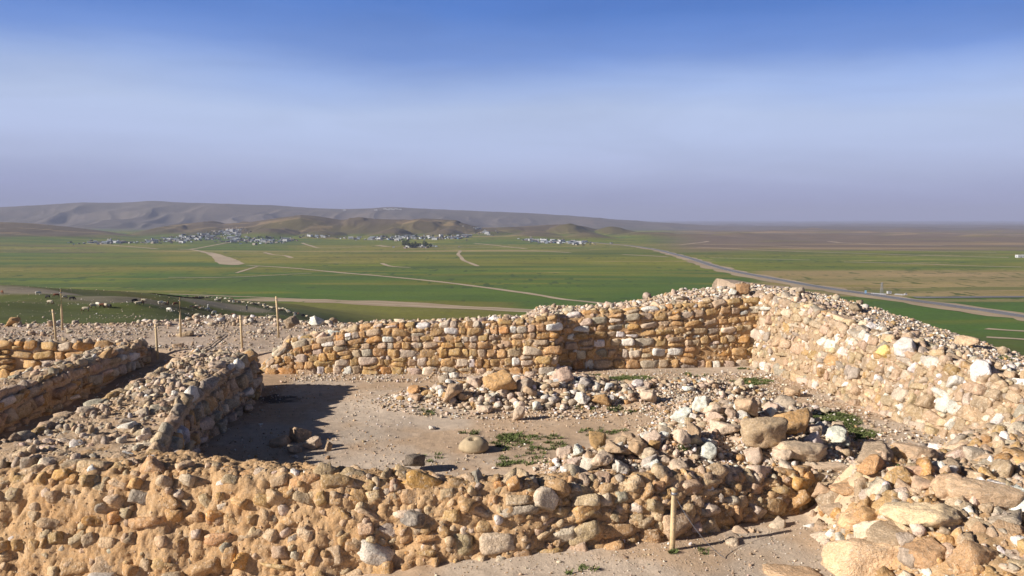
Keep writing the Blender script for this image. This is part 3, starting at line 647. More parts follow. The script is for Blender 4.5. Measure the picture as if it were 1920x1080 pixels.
# wall between the rooms, running away at the left
def s2(y, xr, xl, z, zb=0.0, e=.07): return prof((xr + e, y, zb - .3), (xr + e, y, zb), (xr, y, z - .08), (xr - .12, y, z), (xl + .12, y, z), (xl, y, z - .08), (xl - e, y, zb - .3))
ST2 = [s2(9.3, -4.2, -6.6, .70), s2(10.2, -4.45, -6.4, .74), s2(11.5, -4.78, -6.25, .80), s2(12.8, -5.0, -6.2, .84), s2(14.4, -5.12, -6.3, .86), s2(16.0, -5.22, -6.45, .86), s2(16.45, -5.3, -6.4, .68), s2(16.62, -5.4, -6.3, .2), s2(16.7, -5.5, -6.2, -.2)]
PG = dict(tan=4, ochre=3, grey=3, cream=2, white=.8)
wall('dividing_stone_wall', 'rough stone wall with its inner side in shade, running away from the near wall to the back wall', 'stone wall', ST2, [
    dict(course=1, t0=.22, t1=1.12, h=.19, w=.29, pal=PG, gap=.008, proud=.075, keep=.93, tilt=.3, amp=.07),
    dict(t0=1.08, t1=2.2, h=.18, w=.24, pal=dict(grey=3, tan=5, cream=3, white=.8), gap=.006, proud=.03, keep=.7, tilt=.22, amp=.08, twist=.3, zj=.01, sink=.01),
    dict(t0=1.1, t1=2.2, h=.09, w=.11, pal=dict(grey=3, tan=5, cream=3, white=1), gap=.01, proud=.03, keep=.4, tilt=.6, amp=.1, twist=.6, lvl=2, zj=.03),
    dict(t0=2.2, t1=3.0, h=.17, w=.25, pal=PG, gap=.008, proud=.07, keep=.9, tilt=.3, amp=.07)], M_EARTH, 23, out=.012, crumbs=(9000, .01, .045, dict(dust=4, tan=5, grey=2, cream=2)), res=.035, rough=.045)
def s3(y, xr, xl, z, zb=-.1): return s2(y, xr, xl, z, zb, .06)
ST3 = [s3(6.5, -8.3, -9.2, .62), s3(10, -8.4, -9.3, .60), s3(13, -8.5, -9.4, .60), s3(16, -8.62, -9.48, .60), s3(18.6, -8.7, -9.5, .60), s3(19.1, -8.75, -9.4, .5), s3(19.25, -8.8, -9.3, .1), s3(19.3, -8.85, -9.2, -.2)]
wall('corridor_stone_wall', 'second stone wall from the left edge, its shaded side facing the narrow dark corridor', 'stone wall', ST3, [
    dict(course=1, t0=.22, t1=.98, h=.18, w=.28, pal=dict(ochre=4, tan=4, cream=1.5, white=.7, grey=1.5), gap=.007, proud=.075, keep=.95, tilt=.28, amp=.06),
    dict(t0=.95, t1=1.8, h=.14, w=.18, pal=dict(grey=4, tan=4, cream=2, white=.6), gap=.01, proud=.06, keep=.6, tilt=.25, amp=.08, twist=.5, sink=.015),
    dict(t0=1.8, t1=2.4, h=.2, w=.3, pal=PG, gap=.01, proud=.06, keep=.9)], M_EARTH, 31, out=.012, crumbs=(6000, .01, .045, dict(dust=4, tan=5, grey=2, cream=2)), res=.04, rough=.04)
def s6(x, y, z, zb=-.35, th=.7): return prof((x, y - .05, zb - .3), (x, y - .05, zb), (x, y, z - .05), (x, y + .10, z), (x, y + th, z - .05), (x, y + th + .05, zb))
wall('far_left_stone_wall', 'sunlit ochre stone wall at the far left edge, facing the viewer behind the corridor wall', 'stone wall',
     [s6(-15.5, 18.6, .66), s6(-13, 18.65, .66), s6(-11, 18.75, .64), s6(-9.8, 18.85, .62), s6(-9.0, 18.95, .58)], [
    dict(course=1, t0=.2, t1=1.30, h=.20, w=.36, pal=dict(ochre=6, orange=1.5, tan=3, cream=1.5), gap=.007, proud=.085, keep=.97, tilt=.22, amp=.06),
    dict(t0=1.28, t1=2.0, h=.15, w=.2, pal=dict(grey=3, tan=4, cream=3), gap=.01, proud=.05, keep=.6, tilt=.4, lvl=2)], M_EARTH, 37, res=.04, rough=.04)
# back wall
def s5(x, y, z, zb=0.0, th=.8): return prof((x, y - .08, zb - .25), (x, y - .08, zb), (x, y, z - .06), (x, y + .10, z), (x, y + th, z), (x, y + th + .1, zb - .1))
ST5 = [s5(-5.85, 18.4, .12), s5(-5.6, 18.35, .35), s5(-5.2, 18.35, .72), s5(-4.6, 18.35, .84), s5(-3.6, 18.35, 1.02), s5(-3.2, 18.35, 1.10), s5(-1, 18.35, 1.18), s5(.3, 18.35, 1.24), s5(1.0, 18.38, 1.26), s5(1.12, 18.85, 1.27),
       s5(1.6, 18.95, 1.28), s5(3.0, 19.05, 1.38), s5(4.2, 19.15, 1.48), s5(5.1, 19.25, 1.60), s5(6.3, 19.4, 1.70)]
sh5, W5 = wall('back_stone_wall', 'long dry-stone wall closing the far side of the room, coursed in ochre and whitish stones', 'stone wall', ST5, [
    dict(course=1, t0=.20, t1=1.50, h=.165, w=.29, pal=dict(ochre=6, orange=1.6, tan=3.5, cream=2.4, white=1.5, grey=.9), gap=.004, proud=.045, depth=.16, keep=.98, tilt=.13, amp=.06, p=110, jit=.25),
    dict(t0=.15, t1=1.5, h=.09, w=.11, pal=dict(ochre=6, tan=4, cream=1.5, white=.4, grey=.6), gap=.003, proud=.02, keep=.8, tilt=.4, amp=.08, lvl=2, sink=.01, twist=.4),
    dict(t0=1.46, t1=1.66, h=.15, w=.24, pal=dict(grey=1.5, tan=4, dust=3, cream=3, white=.8), gap=.004, proud=.05, keep=.92, tilt=.4, amp=.07, zj=.03, twist=.3),
    dict(t0=1.6, t1=2.4, h=.10, w=.13, pal=dict(grey=2, tan=4, cream=4, white=1), gap=.008, proud=.035, keep=.65, tilt=.5, amp=.08, lvl=2, twist=.5, zj=.02)], M_MUD, 41, out=.010, crumbs=(5000, .01, .04, dict(mud=3, dust=4, tan=4, cream=2)), res=.035, rough=.03, round_=.06)
# right wall
def s4(x, y, z, zb=0.0): return prof((x - .10, y, zb - .3), (x - .10, y, zb), (x + .26, y, z - .10), (x + .42, y, z), (x + 1.1, y, z + .03), (x + 1.3, y, z - .3))
ST4 = [s4(5.72, 19.6, 1.72), s4(5.95, 18.9, 1.66), s4(6.3, 17.6, 1.5), s4(6.55, 16.2, 1.35), s4(6.75, 14.8, 1.22), s4(6.95, 13.5, 1.10), s4(7.25, 12.4, 1.02), s4(7.6, 11.5, .97), s4(8.05, 10.3, .93, .25), s4(8.6, 9.0, .93, .5), s4(9.0, 8, .95, .6)]
sh4, W4 = wall('right_stone_wall', 'sunlit wall of pale rounded stones running down the right side, with one bright yellow stone', 'stone wall', ST4, [
    dict(course=1, cj=.015, t0=.2, t1=1.66, h=.21, w=.28, pal=dict(dust=5, cream=2.5, tan=6, white=1.6, ochre=1.0, grey=2.5), mul=.84, gap=.010, proud=.045, keep=.90, tilt=.24, amp=.08, p=110, twist=.15, zj=.015),
    dict(t0=.2, t1=1.66, h=.10, w=.11, pal=dict(dust=5, cream=2.5, tan=5, white=.8, grey=1), gap=.006, proud=.025, keep=.8, tilt=.4, amp=.08, lvl=2, twist=.5),
    dict(t0=1.6, t1=1.95, h=.2, w=.26, pal=dict(grey=3.5, tan=5, dust=3, cream=2, white=.8), gap=.006, proud=.055, keep=.85, tilt=.4, amp=.07, twist=.4, zj=.03),
    dict(t0=1.9, t1=2.5, h=.11, w=.14, pal=dict(grey=2, tan=3, cream=4, white=1.2), gap=.01, proud=.05, keep=.5, tilt=.4, lvl=2, twist=.5)], M_BEIGE, 47, out=.002, crumbs=(9000, .01, .04, dict(dust=5, tan=5, cream=2, grey=1)), res=.03, rough=.05, pads=.015,
    special=[(4.9, 1.33, .26, .24, PAL['yellow'], .11, 'bright yellow stone'), (7.0, 1.55, .34, .36, (.80, .75, .70), .14, 'big smooth white stone near the top'), (8.3, 1.0, .30, .27, (.34, .21, .13), .12, 'dark rusty brown stone'),
             (5.3, 1.5, .36, .36, (.76, .68, .6), .12, 'large white stone just under the wall top')])

# ------------------------------------------------------------------ loose rocks: things of their own
def rock_mesh(seed, blocky=.5, lvl=3, amp=.06, dims=(1, .8, .6)):
    r = np.random.default_rng(seed); PNs = []; PDd = []
    for a in ((1, 0, 0), (-1, 0, 0), (0, 1, 0), (0, -1, 0), (0, 0, 1), (0, 0, -1)):
        v = np.array(a) + r.normal(0, .30 * (1.3 - blocky), 3); k = [i for i in range(3) if a[i]][0]; PNs.append(v / np.linalg.norm(v)); PDd.append(dims[k] * .5 * r.uniform(.85, 1.05))
    for q in range(9):
        v = r.normal(0, 1, 3); v /= np.linalg.norm(v); PNs.append(v); e = math.sqrt(sum((v[i] * dims[i] * .5) ** 2 for i in range(3))); PDd.append(e * r.uniform(.78, 1.25))
    pts, F = rock_pts(np.array([PNs]), np.array([PDd]), lvl, r, amp, 130); V = pts[0]; lo = V[:, 2].min()
    V = V - [0, 0, lo + .18 * (V[:, 2].max() - lo)]
    return np_mesh('rock', V, F, M_STONE, np.tile([1., 1, 1], (len(V), 1)), smooth=False)
ROCKS = [rock_mesh(100 + i, .3 + .5 * (i % 3) / 2, 4, .075, ((1, .72, .60), (1, .85, .78), (1, .7, .36), (1, .8, .55), (1, .6, .5), (1, .9, .66))[i % 6]) for i in range(12)]
NROCK = [0]
def rock(x, y, size, col, label, group=None, name='loose_rock', rz=None, tilt=.25, mesh=None, sc=(1, 1, 1), dz=0.0, r=rng):
    me = mesh or ROCKS[int(r.integers(len(ROCKS)))]
    o = ob(name, me, None, (x, y, hz(x, y) + dz)); q = Quaternion((0, 0, 1), float(r.uniform(0, 6.28) if rz is None else rz))
    ax = Vector(r.normal(0, 1, 3).tolist()); ax.z = 0; ax.normalize(); q = Quaternion(ax, float(r.normal(0, tilt))) @ q
    o.rotation_mode = 'QUATERNION'; o.rotation_quaternion = q; o.scale = (size * sc[0], size * sc[1], size * sc[2])
    o.color = (*[float(min(.9, c * k)) for c, k in zip(col, (1.24, 1.20, 1.16))], 1); tag(o, label, 'rock', group); NROCK[0] += 1; return o
def pix_rock(u, v, wpx, col, label, group=None, r=rng, **kw):
    """u,v is where the rock meets the ground; its width is read off at that distance"""
    p = hit(u, v); size = wpx / FPX * p[1] * 1.04; c = np.array(PAL[col] if isinstance(col, str) else col) * r.uniform(.9, 1.1)
    return rock(p[0], p[1] + size * .3, size, c, label, group, r=r, **kw)
r2 = np.random.default_rng(99)
BIG = [  # u, v(base), width px, colour, label, extra
    (935, 742, 58, 'ochre', 'wide flat-topped ochre boulder on the crest of the rubble ridge left of centre', dict(mesh=2, sc=(1.05, .9, 1.0), dz=.10, rz=.2)),
    (852, 762, 38, 'tan', 'squared tan boulder at the left shoulder of the rubble ridge', dict(mesh=0, dz=.08)),
    (833, 725, 22, 'grey', 'small round grey rock topping the left end of the rubble ridge', dict(mesh=1, dz=.08)),
    (851, 711, 18, 'white', 'white rock lying alone by the foot of the back wall', dict(mesh=5)),
    (910, 776, 26, 'cream', 'cream angular rock half way down the rubble ridge', dict(mesh=3)),
    (976, 790, 24, 'cream', 'upright cream rock standing just in front of the rubble ridge', dict(mesh=0, rz=1.1, sc=(.9, .9, 1.5))),
    (810, 806, 18, 'white', 'white wedge rock at the lower left foot of the rubble ridge', dict(mesh=2)),
    (992, 750, 36, 'tan', 'tan slab rock right of the flat-topped boulder', dict(mesh=2, dz=.05)),
    (1092, 764, 26, 'white', 'smooth white oval rock at the right end of the rubble ridge', dict(mesh=1, sc=(1, .8, .9), dz=.06)),
    (1126, 765, 34, 'ochre', 'ochre rock at the far right end of the rubble ridge', dict(mesh=4)),
    (1144, 761, 26, (.55, .52, .50), 'grey-white striped slab leaning on the ochre rock', dict(mesh=6, rz=2.2, sc=(1.1, .6, .9), dz=.03)),
    (1093, 728, 24, (.55, .5, .45), 'pale grey rock on the back slope of the rubble ridge', dict(mesh=7)),
    (1218, 760, 34, 'cream', 'cream block in the low gravel ridge right of the gap', dict(mesh=0)),
    (1202, 738, 30, 'cream', 'long pale block at the top of the low gravel ridge', dict(mesh=2, sc=(1.3, .8, .8))),
    (1292, 738, 28, 'white', 'pointed white rock alone on the gravel behind the big heap', dict(mesh=2)),
    (1318, 772, 34, 'white', 'bright white rounded rock on the upper left of the big heap', dict(mesh=1, dz=.05)),
    (1284, 795, 36, 'white', 'bright white angular rock on the left edge of the big heap', dict(mesh=5, dz=.05)),
    (1342, 790, 46, 'cream', 'broad pale slab across the middle of the big heap', dict(mesh=2, sc=(1.2, 1, .9), dz=.05)),
    (1304, 826, 34, 'tan', 'tan egg-shaped upright rock at the left of the big heap', dict(mesh=1, sc=(.9, .8, 1.3))),
    (1278, 838, 42, 'cream', 'cream block below the white rocks of the big heap', dict(mesh=4)),
    (1365, 822, 60, 'cream', 'large whitish lump in the middle of the big heap', dict(mesh=8, sc=(1.1, .9, 1.0))),
    (1405, 795, 46, 'tan', 'large flat-faced tan boulder high in the big heap', dict(mesh=0, dz=.08)),
    (1418, 768, 26, (.62, .45, .30), 'pinkish faceted rock near the top of the big heap', dict(mesh=9, dz=.06)),
    (1478, 776, 44, 'grey', 'grey-topped boulder on the right shoulder of the big heap', dict(mesh=3, dz=.08)),
    (1450, 788, 26, 'white', 'whitish cube rock left of the ochre boulder', dict(mesh=4, dz=.06)),
    (1452, 808, 22, 'white', 'small white rock tucked under the ochre boulder', dict(mesh=1, dz=.05)),
    (1488, 818, 74, 'ochre', 'large smooth ochre boulder at the right of the big heap, beside the weeds', dict(mesh=3, sc=(1.05, .9, 1.0), dz=.05, rz=.3)),
    (1443, 850, 76, (.46, .34, .21), 'large brown rounded boulder at the front of the big heap', dict(mesh=7, sc=(1.1, .9, .95), dz=.06, rz=.1)),
    (1510, 872, 100, (.58, .45, .31), 'biggest boulder, pale with a round flat face, at the front right of the big heap', dict(mesh=3, sc=(1.1, .8, .68), dz=.02, rz=.2)),
    (1488, 745, 30, 'tan', 'tan rock at the back right end of the gravel ridge', dict(mesh=6)),
    (1086, 858, 20, 'white', 'white round rock at the left edge of the small heap', dict(mesh=1, dz=.04)),
    (1112, 880, 40, 'tan', 'tall tan block at the left front of the small heap', dict(mesh=4, sc=(.9, .8, 1.2))),
    (1128, 889, 40, 'cream', 'cream wedge with a dark split at the front of the small heap', dict(mesh=0, sc=(1, .9, 1.1))),
    (1156, 866, 52, (.42, .30, .19), 'wide brown-topped boulder in the middle of the small heap', dict(mesh=8, dz=.04)),
    (1164, 890, 27, 'white', 'whitish cobble at the front of the small heap', dict(mesh=1)),
    (1197, 866, 36, (.50, .34, .20), 'faceted tan boulder at the right of the small heap', dict(mesh=5, dz=.05)),
    (1180, 836, 36, 'tan', 'tan rock on top of the small heap', dict(mesh=3, dz=.05)),
    (1066, 885, 28, 'grey', 'grey rock at the left foot of the small heap', dict(mesh=9)),
    (1218, 882, 30, (.50, .45, .4), 'grey-white veined cobble at the right foot of the small heap', dict(mesh=1)),
    (1244, 880, 30, 'cream', 'cream cobble beside the grey-white one', dict(mesh=10)),
    (1276, 905, 44, 'cream', 'rough white rock standing where the heap meets the near wall', dict(mesh=11, sc=(.8, .8, 1.2))),
    (778, 888, 42, 'dark', 'black rough rock behind the near wall', dict(mesh=7, sc=(1, .8, .7), dz=.10)),
    (520, 838, 50, 'tan', 'low tan rock in the shade inside the dividing wall', dict(mesh=2, dz=-.03)), (560, 828, 36, 'tan', 'rounded rock farthest back in the shaded corner of the room', dict(mesh=1)), (548, 850, 30, 'grey', 'small grey rock nearest the viewer in the shaded corner', dict(mesh=3)), (585, 842, 30, 'cream', 'pale rock at the right of the group in the shade', dict(mesh=5)),
    (462, 775, 26, 'cream', 'whitish block at the foot of the shaded dividing wall, farther one', dict(mesh=4)), (437, 782, 32, 'grey', 'bluish-white slab at the foot of the shaded dividing wall', dict(mesh=2)), (612, 846, 18, 'tan', 'small upright rock at the edge of the shade', dict(mesh=0, sc=(.7, .7, 1.3))),
    (1604, 584, 36, (.30, .23, .15), 'brown rock alone on the gravel bank behind the right wall', dict(mesh=3, sc=(1, .8, .9))),
    (1824, 653, 46, 'tan', 'large tan boulder at the outer edge of the gravel bank', dict(mesh=4, sc=(1.0, .8, .9), dz=-.04)),
    (1393, 574, 25, (.40, .23, .11), 'split ochre boulder sitting on the wall corner', dict(mesh=7, sc=(1, .9, 1.05), dz=.03)),
    (1374, 576, 18, 'white', 'white upright stone beside the split boulder on the wall corner', dict(mesh=2, sc=(.8, .7, 1.5), dz=.03)),
    (1285, 568, 32, 'grey', 'pale boulder on the left end of the high gravel bank', dict(mesh=3, sc=(1.2, .9, .5), dz=-.04)),
    (1500, 552, 34, 'grey', 'grey flat boulder on the far crest of the gravel bank', dict(mesh=2)),
    (546, 636, 30, (.33, .25, .17), 'dark pitted boulder on the left end of the back wall', dict(mesh=7, dz=.36, sc=(.8, .8, .8))),
    (592, 638, 30, 'white', 'white boulder on the left end of the back wall', dict(mesh=1, dz=.42, sc=(.8, .8, .6))),
    (22, 612, 22, 'ochre', 'ochre rock on the far left of the plateau edge', dict(mesh=0)),
    (344, 631, 34, (.40, .30, .19), 'low brown rock at the foot of a fence post', dict(mesh=2, sc=(1.1, .8, .7))),
    (12, 646, 30, 'tan', 'flat tan rock on the plateau at the left edge', dict(mesh=2)),
    (331, 652, 24, 'tan', 'flat slab rock near the corridor mouth', dict(mesh=2)),
    (490, 585, 0, 'tan', '', None),
]
for (u, v, w, c, lab, kw) in BIG:
    if not lab: continue
    kw = dict(kw); kw['mesh'] = ROCKS[kw['mesh']]; pix_rock(u, v, w, c, lab, r=r2, **kw)
# boulders of the ruined mass, lower right
RUIN = [(1560, 890, 92, (.56, .48, .39), 'long grey weathered slab with an orange broken end', dict(mesh=2, sc=(1.0, .42, .42), rz=.05, tilt=.05)),
        (1600, 925, 74, (.52, .37, .23), 'flat round brown slab with a rust red broken edge', dict(mesh=2, sc=(1.0, .8, .55), rz=.1, tilt=.04)),
        (1740, 905, 120, (.66, .50, .38), 'long pinkish slab behind the grey mortar', dict(mesh=6, sc=(1.1, .6, .42), rz=-.1, tilt=.06)),
        (1655, 870, 60, (.33, .28, .22), 'dark shaded rock in the hollow', dict(mesh=1, sc=(1, .8, .7), dz=.05)),
        (1720, 860, 70, (.48, .38, .28), 'rounded tan boulder right of the hollow', dict(mesh=3, sc=(1, .8, .8), dz=.03)),
        (1880, 870, 100, (.50, .41, .31), 'wide grey-tan boulder at the right edge, below the wall foot', dict(mesh=8, sc=(1.1, .8, .55), dz=-.02, rz=-.4)),
        (1640, 985, 112, (.66, .48, .30), 'broad cream boulder with a small dark notch under it', dict(mesh=3, sc=(1.0, .8, .7), rz=.1, tilt=.08, dz=-.03)),
        (1755, 1000, 140, (.70, .54, .38), 'long cream boulder with stepped edge, right of the notched one', dict(mesh=0, sc=(1.1, .6, .5), rz=-.25, tilt=.1, dz=-.03)),
        (1870, 960, 120, (.50, .40, .29), 'weathered grey-brown boulder at the right edge', dict(mesh=7, sc=(1.05, .7, .6), rz=-.4, dz=-.02)),
        (1745, 1065, 74, (.44, .30, .18), 'brown rounded boulder under the grey mortar lump', dict(mesh=1, sc=(1, .8, .8), tilt=.05)),
        (1850, 1065, 100, (.47, .33, .20), 'big brown boulder in the lower right corner', dict(mesh=4, sc=(1, .85, .8), tilt=.1, rz=.4)),
        (1650, 1085, 150, (.60, .47, .33), 'large leaning slab with a white left end, at the bottom edge', dict(mesh=6, sc=(1.15, .75, .9), rz=-.25, tilt=.1, dz=.05)),
        (1500, 1090, 110, (.46, .35, .24), 'layered brown slab at the bottom edge', dict(mesh=2, sc=(1.1, .8, .5), rz=-.3, tilt=.1)),
        (1570, 1095, 0, 'tan', '', None),
        (1690, 955, 44, (.46, .38, .29), 'lump of grey rough mortar between the boulders', dict(mesh=11, sc=(1.2, .8, .6))),
        (1690, 1020, 70, (.38, .32, .24), 'big lump of dark grey mortar above the brown boulder', dict(mesh=11, sc=(1.3, .8, .7), dz=.04)),
        (1570, 960, 40, (.42, .35, .27), 'grey-brown stone set in the pale mud', dict(mesh=5, sc=(1, .8, .9))),
        (1530, 935, 40, (.60, .46, .30), 'pale stone set in mud at the end of the near wall', dict(mesh=1)),
        (1685, 945, 24, (.72, .64, .55), 'small white stone on the ruined mass', dict(mesh=1)),
        (1460, 990, 28, (.74, .64, .54), 'white rounded stone lying on the gravel by the near wall end', dict(mesh=1)),
        (1375, 1010, 34, (.50, .44, .38), 'greyish flat stone in the small pile in front of the near wall', dict(mesh=2)),
        (1390, 1000, 30, (.68, .57, .46), 'pale stone in the small pile in front of the near wall', dict(mesh=4)),
        (1376, 1022, 32, (.70, .60, .50), 'white-edged slab at the front of the small pile', dict(mesh=6)),
        (1409, 998, 18, (.62, .5, .38), 'small round stone at the right of the small pile', dict(mesh=1)),
        (1790, 930, 60, (.60, .46, .32), 'jagged tan stone on the ruined mass', dict(mesh=5)), (1840, 1000, 44, (.56, .42, .28), 'small tan block among the lower right boulders', dict(mesh=4)),
        (1900, 1010, 60, (.48, .36, .24), 'tan boulder at the right edge above the corner', dict(mesh=9)), (1735, 920, 50, (.60, .47, .36), 'pinkish block beside the long slab', dict(mesh=10))]
for (u, v, w, c, lab, kw) in RUIN:
    if not lab: continue
    kw = dict(kw); kw['mesh'] = ROCKS[kw['mesh']]; kw['dz'] = kw.get('dz', 0) - .05; pix_rock(u, v, w, tuple(np.array(c) * (1.08, .96, .84)), lab, r=r2, **kw)
# the smaller ones of each heap
HEAPS = [(.3, 15.2, 2.3, .65, .04, 46, (.13, .32), 'pale limestone rock in the rubble ridge left of centre, among its small ones', 'small rocks of the rubble ridge left of centre', dict(tan=4, ochre=2.5, cream=5, white=2, grey=1.5)),
         (3.5, 15.9, 1.3, .5, .1, 12, (.08, .18), 'small pale rock in the low gravel ridge in front of the wall corner', 'small rocks of the low gravel ridge', dict(cream=5, tan=3, white=3)),
         (3.75, 12.3, 1.25, 1.5, -.3, 66, (.12, .31), 'small pale rock in the big heap at centre right', 'small rocks of the big heap', dict(cream=6, tan=3, white=5, ochre=1)),
         (1.7, 10.85, 1.05, .5, .05, 34, (.10, .28), 'small rock in the low heap just behind the near wall', 'small rocks of the heap behind the near wall', dict(cream=6, tan=3, white=5, ochre=1)),
         (4.6, 14.3, 1.1, .5, -.15, 12, (.08, .20), 'small pale rock along the ridge top between the big heap and the right wall', 'small rocks between heap and right wall', dict(cream=4, tan=3, white=3))]
for (cx, cy, rx, ry, rot, n, sz, lab, grp, pal) in HEAPS:
    cols = pick(pal, n, r2)
    for i in range(n):
        a = r2.uniform(0, 6.28); q = math.sqrt(r2.uniform(0, 1)) * 1.1; dx, dy = q * rx * math.cos(a), q * ry * math.sin(a)
        x = cx + dx * math.cos(rot) - dy * math.sin(rot); y = cy + dx * math.sin(rot) + dy * math.cos(rot)
        s = sz[0] + (sz[1] - sz[0]) * r2.uniform(0, 1) ** 1.6
        rock(x, y, s, cols[i], lab, grp, r=r2, tilt=.45, dz=.01 + s * .08)
def mx(y): return float(np.interp(y, [3, 6, 7.5, 8.5, 9.4, 10.5, 11.5], [3.0, 3.1, 3.25, 3.35, 3.5, 4.6, 6.2]))
STM = []
for y in np.arange(4.9, 11.5, .22):
    xs = mx(y) + np.r_[-.12, .0, .12, .26, .42, .6, .8, 1.05, 1.35, 1.7, 2.1, 2.6, 3.2, 3.9, 4.8, 5.8]; zz = H(xs, np.full(len(xs), y)); zz[0] -= .25; zz[1] -= .06
    STM.append([[float(a), float(y), float(b) + .012] for a, b in zip(xs, zz)])
PM = dict(cream=4, tan=6, ochre=2.5, orange=.6, grey=1.6, white=.9)
wall('collapsed_wall', 'broken mud and stone mass of a collapsed wall filling the lower right corner', 'stone wall', STM, [
    dict(course=1, cj=.03, t0=.15, t1=6.6, h=.30, w=.40, pal=PM, gap=.010, proud=.05, depth=.2, keep=.72, tilt=.38, amp=.09, sink=.02, zj=.03, twist=.5),
    dict(t0=.15, t1=6.6, h=.15, w=.18, pal=PM, gap=.010, proud=.04, depth=.1, keep=.5, tilt=.5, amp=.09, sink=.01, zj=.03, twist=.6),
    dict(t0=.15, t1=6.6, h=.085, w=.10, pal=PM, gap=.008, proud=.03, depth=.06, keep=.3, tilt=.6, amp=.1, zj=.02, twist=.6, lvl=2)], M_MUD, 71, crumbs=(14000, .008, .04, dict(mud=2, dust=5, tan=5, cream=3, white=.6)), res=.03, rough=.045, round_=0)
for i in range(26):
    x = r2.uniform(3.45, 8.2); y = r2.uniform(5.9, 11.3)
    if x < mx(y) + .2: continue
    rock(x, y, .12 + .22 * r2.uniform() ** 1.5, pick(PM, 1, r2)[0], 'loose pale stone lying on the collapsed wall at lower right', 'loose stones on the collapsed wall', r=r2, tilt=.3, dz=0)
# ------------------------------------------------------------------ gravel
GR = [rock_mesh(300 + i, .4, 2, .05, (1, .8, (.6, .45, .75, .35)[i % 4])) for i in range(8)]
GV = [np.array([tuple(v.co) for v in m.vertices]) for m in GR]; GF = np.array([[a for a in p.vertices] for p in GR[0].polygons])
def scatter(name, label, regions, seed):
    r = np.random.default_rng(seed); XY = []; SZ = []; PC = []; ZO = []
    for g in regions:
        n = g['n']; 
        if 'box' in g: x0, x1, y0, y1 = g['box']; x = r.uniform(x0, x1, n); y = r.uniform(y0, y1, n)
        else:
            cx, cy, rx, ry = g['ell']; a = r.uniform(0, 6.28, n); q = np.sqrt(r.uniform(0, 1, n)); x = cx + rx * q * np.cos(a); y = cy + ry * q * np.sin(a)
        k = np.ones(n, bool)
        if 'mask' in g: k = g['mask'](x, y)
        if g.get('clump'): k &= fbm(x * g.get('cs', .8), y * g.get('cs', .8), 3, seed + 3) > r.uniform(-.6, g['clump'], n)
        s = g['sz'][0] + (g['sz'][1] - g['sz'][0]) * r.uniform(0, 1, n) ** 3.0; c = pick(g['pal'], n, r)
        z = g['z'](x, y) if 'z' in g else H(x, y); XY.append(np.stack([x, y, z], 1)[k]); SZ.append(s[k]); PC.append(c[k])
    C = np.vstack(XY); S = np.concatenate(SZ); cc = np.vstack(PC); n = len(C); pi = r.integers(0, 8, n); G = np.array(GV)[pi]
    a = r.uniform(0, 6.28, n); ca, sa = np.cos(a), np.sin(a); X = G[..., 0] * ca[:, None] - G[..., 1] * sa[:, None]; Y = G[..., 0] * sa[:, None] + G[..., 1] * ca[:, None]
    pts = np.stack([X * S[:, None], Y * S[:, None], G[..., 2] * (S * r.uniform(.7, 1.2, n))[:, None]], 2)
    V, F, CC = merge(pts, GF, None, C, cc); o = ob(name, np_mesh(name, V, F, M_STONE, CC, smooth=False)); tag(o, label, 'gravel', None, 'stuff'); return o
PB = dict(cream=5, tan=4, white=3.2, grey=1.0, ochre=1)
inroom = lambda x, y: (x > np.interp(y, [9, 12, 16], [-4.3, -4.85, -5.1])) & (x < w4x(y) - .1) & (y > w1y(x) + .5) & (y < 18.3 + .5 * (x > 1))
bank = lambda x, y: (x > w4x(y) + .9) & (x < w4x(y) + 3.4)
scatter('gravel_in_room', 'pale gravel and pebbles scattered over the sandy floor of the ruined room', [
    dict(n=26000, box=(-5.2, 7.5, 9.3, 19), sz=(.008, .04), pal=PB, mask=inroom, clump=.5), dict(n=900, box=(-5.2, 7.5, 9.3, 19), sz=(.03, .09), pal=PB, mask=inroom, clump=.4),
    dict(n=5000, ell=(.3, 15.1, 3.0, 1.2), sz=(.012, .07), pal=PB), dict(n=5000, ell=(3.6, 16.0, 1.9, .9), sz=(.012, .06), pal=PB), dict(n=7000, ell=(3.75, 12.3, 1.8, 2.1), sz=(.012, .07), pal=PB),
    dict(n=3500, ell=(1.8, 10.9, 1.5, .8), sz=(.012, .06), pal=PB), dict(n=3500, ell=(4.2, 14.3, 1.9, 1.0), sz=(.012, .06), pal=PB),
    dict(n=1500, ell=(.3, 15.2, 2.5, .8), sz=(.06, .20), pal=PB), dict(n=500, ell=(3.6, 16, 1.6, .7), sz=(.04, .16), pal=PB), dict(n=1100, ell=(3.75, 12.3, 1.5, 1.8), sz=(.05, .15), pal=PB), dict(n=600, ell=(1.7, 10.9, 1.2, .6), sz=(.05, .14), pal=PB), dict(n=600, ell=(4.3, 14.3, 1.7, .7), sz=(.04, .13), pal=PB),
    dict(n=2500, box=(-5, 6, 17.3, 18.3), sz=(.012, .07), pal=PB, mask=inroom), dict(n=2500, box=(5.3, 7.6, 11, 19), sz=(.012, .08), pal=PB, mask=inroom)], 201)
scatter('gravel_on_bank', 'dense pale gravel covering the earth bank behind the right and back walls', [
    dict(n=26000, box=(6, 13, 8.5, 23), sz=(.02, .085), pal=PB, mask=bank), dict(n=500, box=(6, 13, 8.5, 23), sz=(.08, .2), pal=PB, mask=bank),
    dict(n=9000, box=(.6, 7, 19.3, 22.5), sz=(.02, .09), pal=PB), dict(n=120, box=(.6, 7, 19.6, 21.8), sz=(.1, .26), pal=PB)], 202)
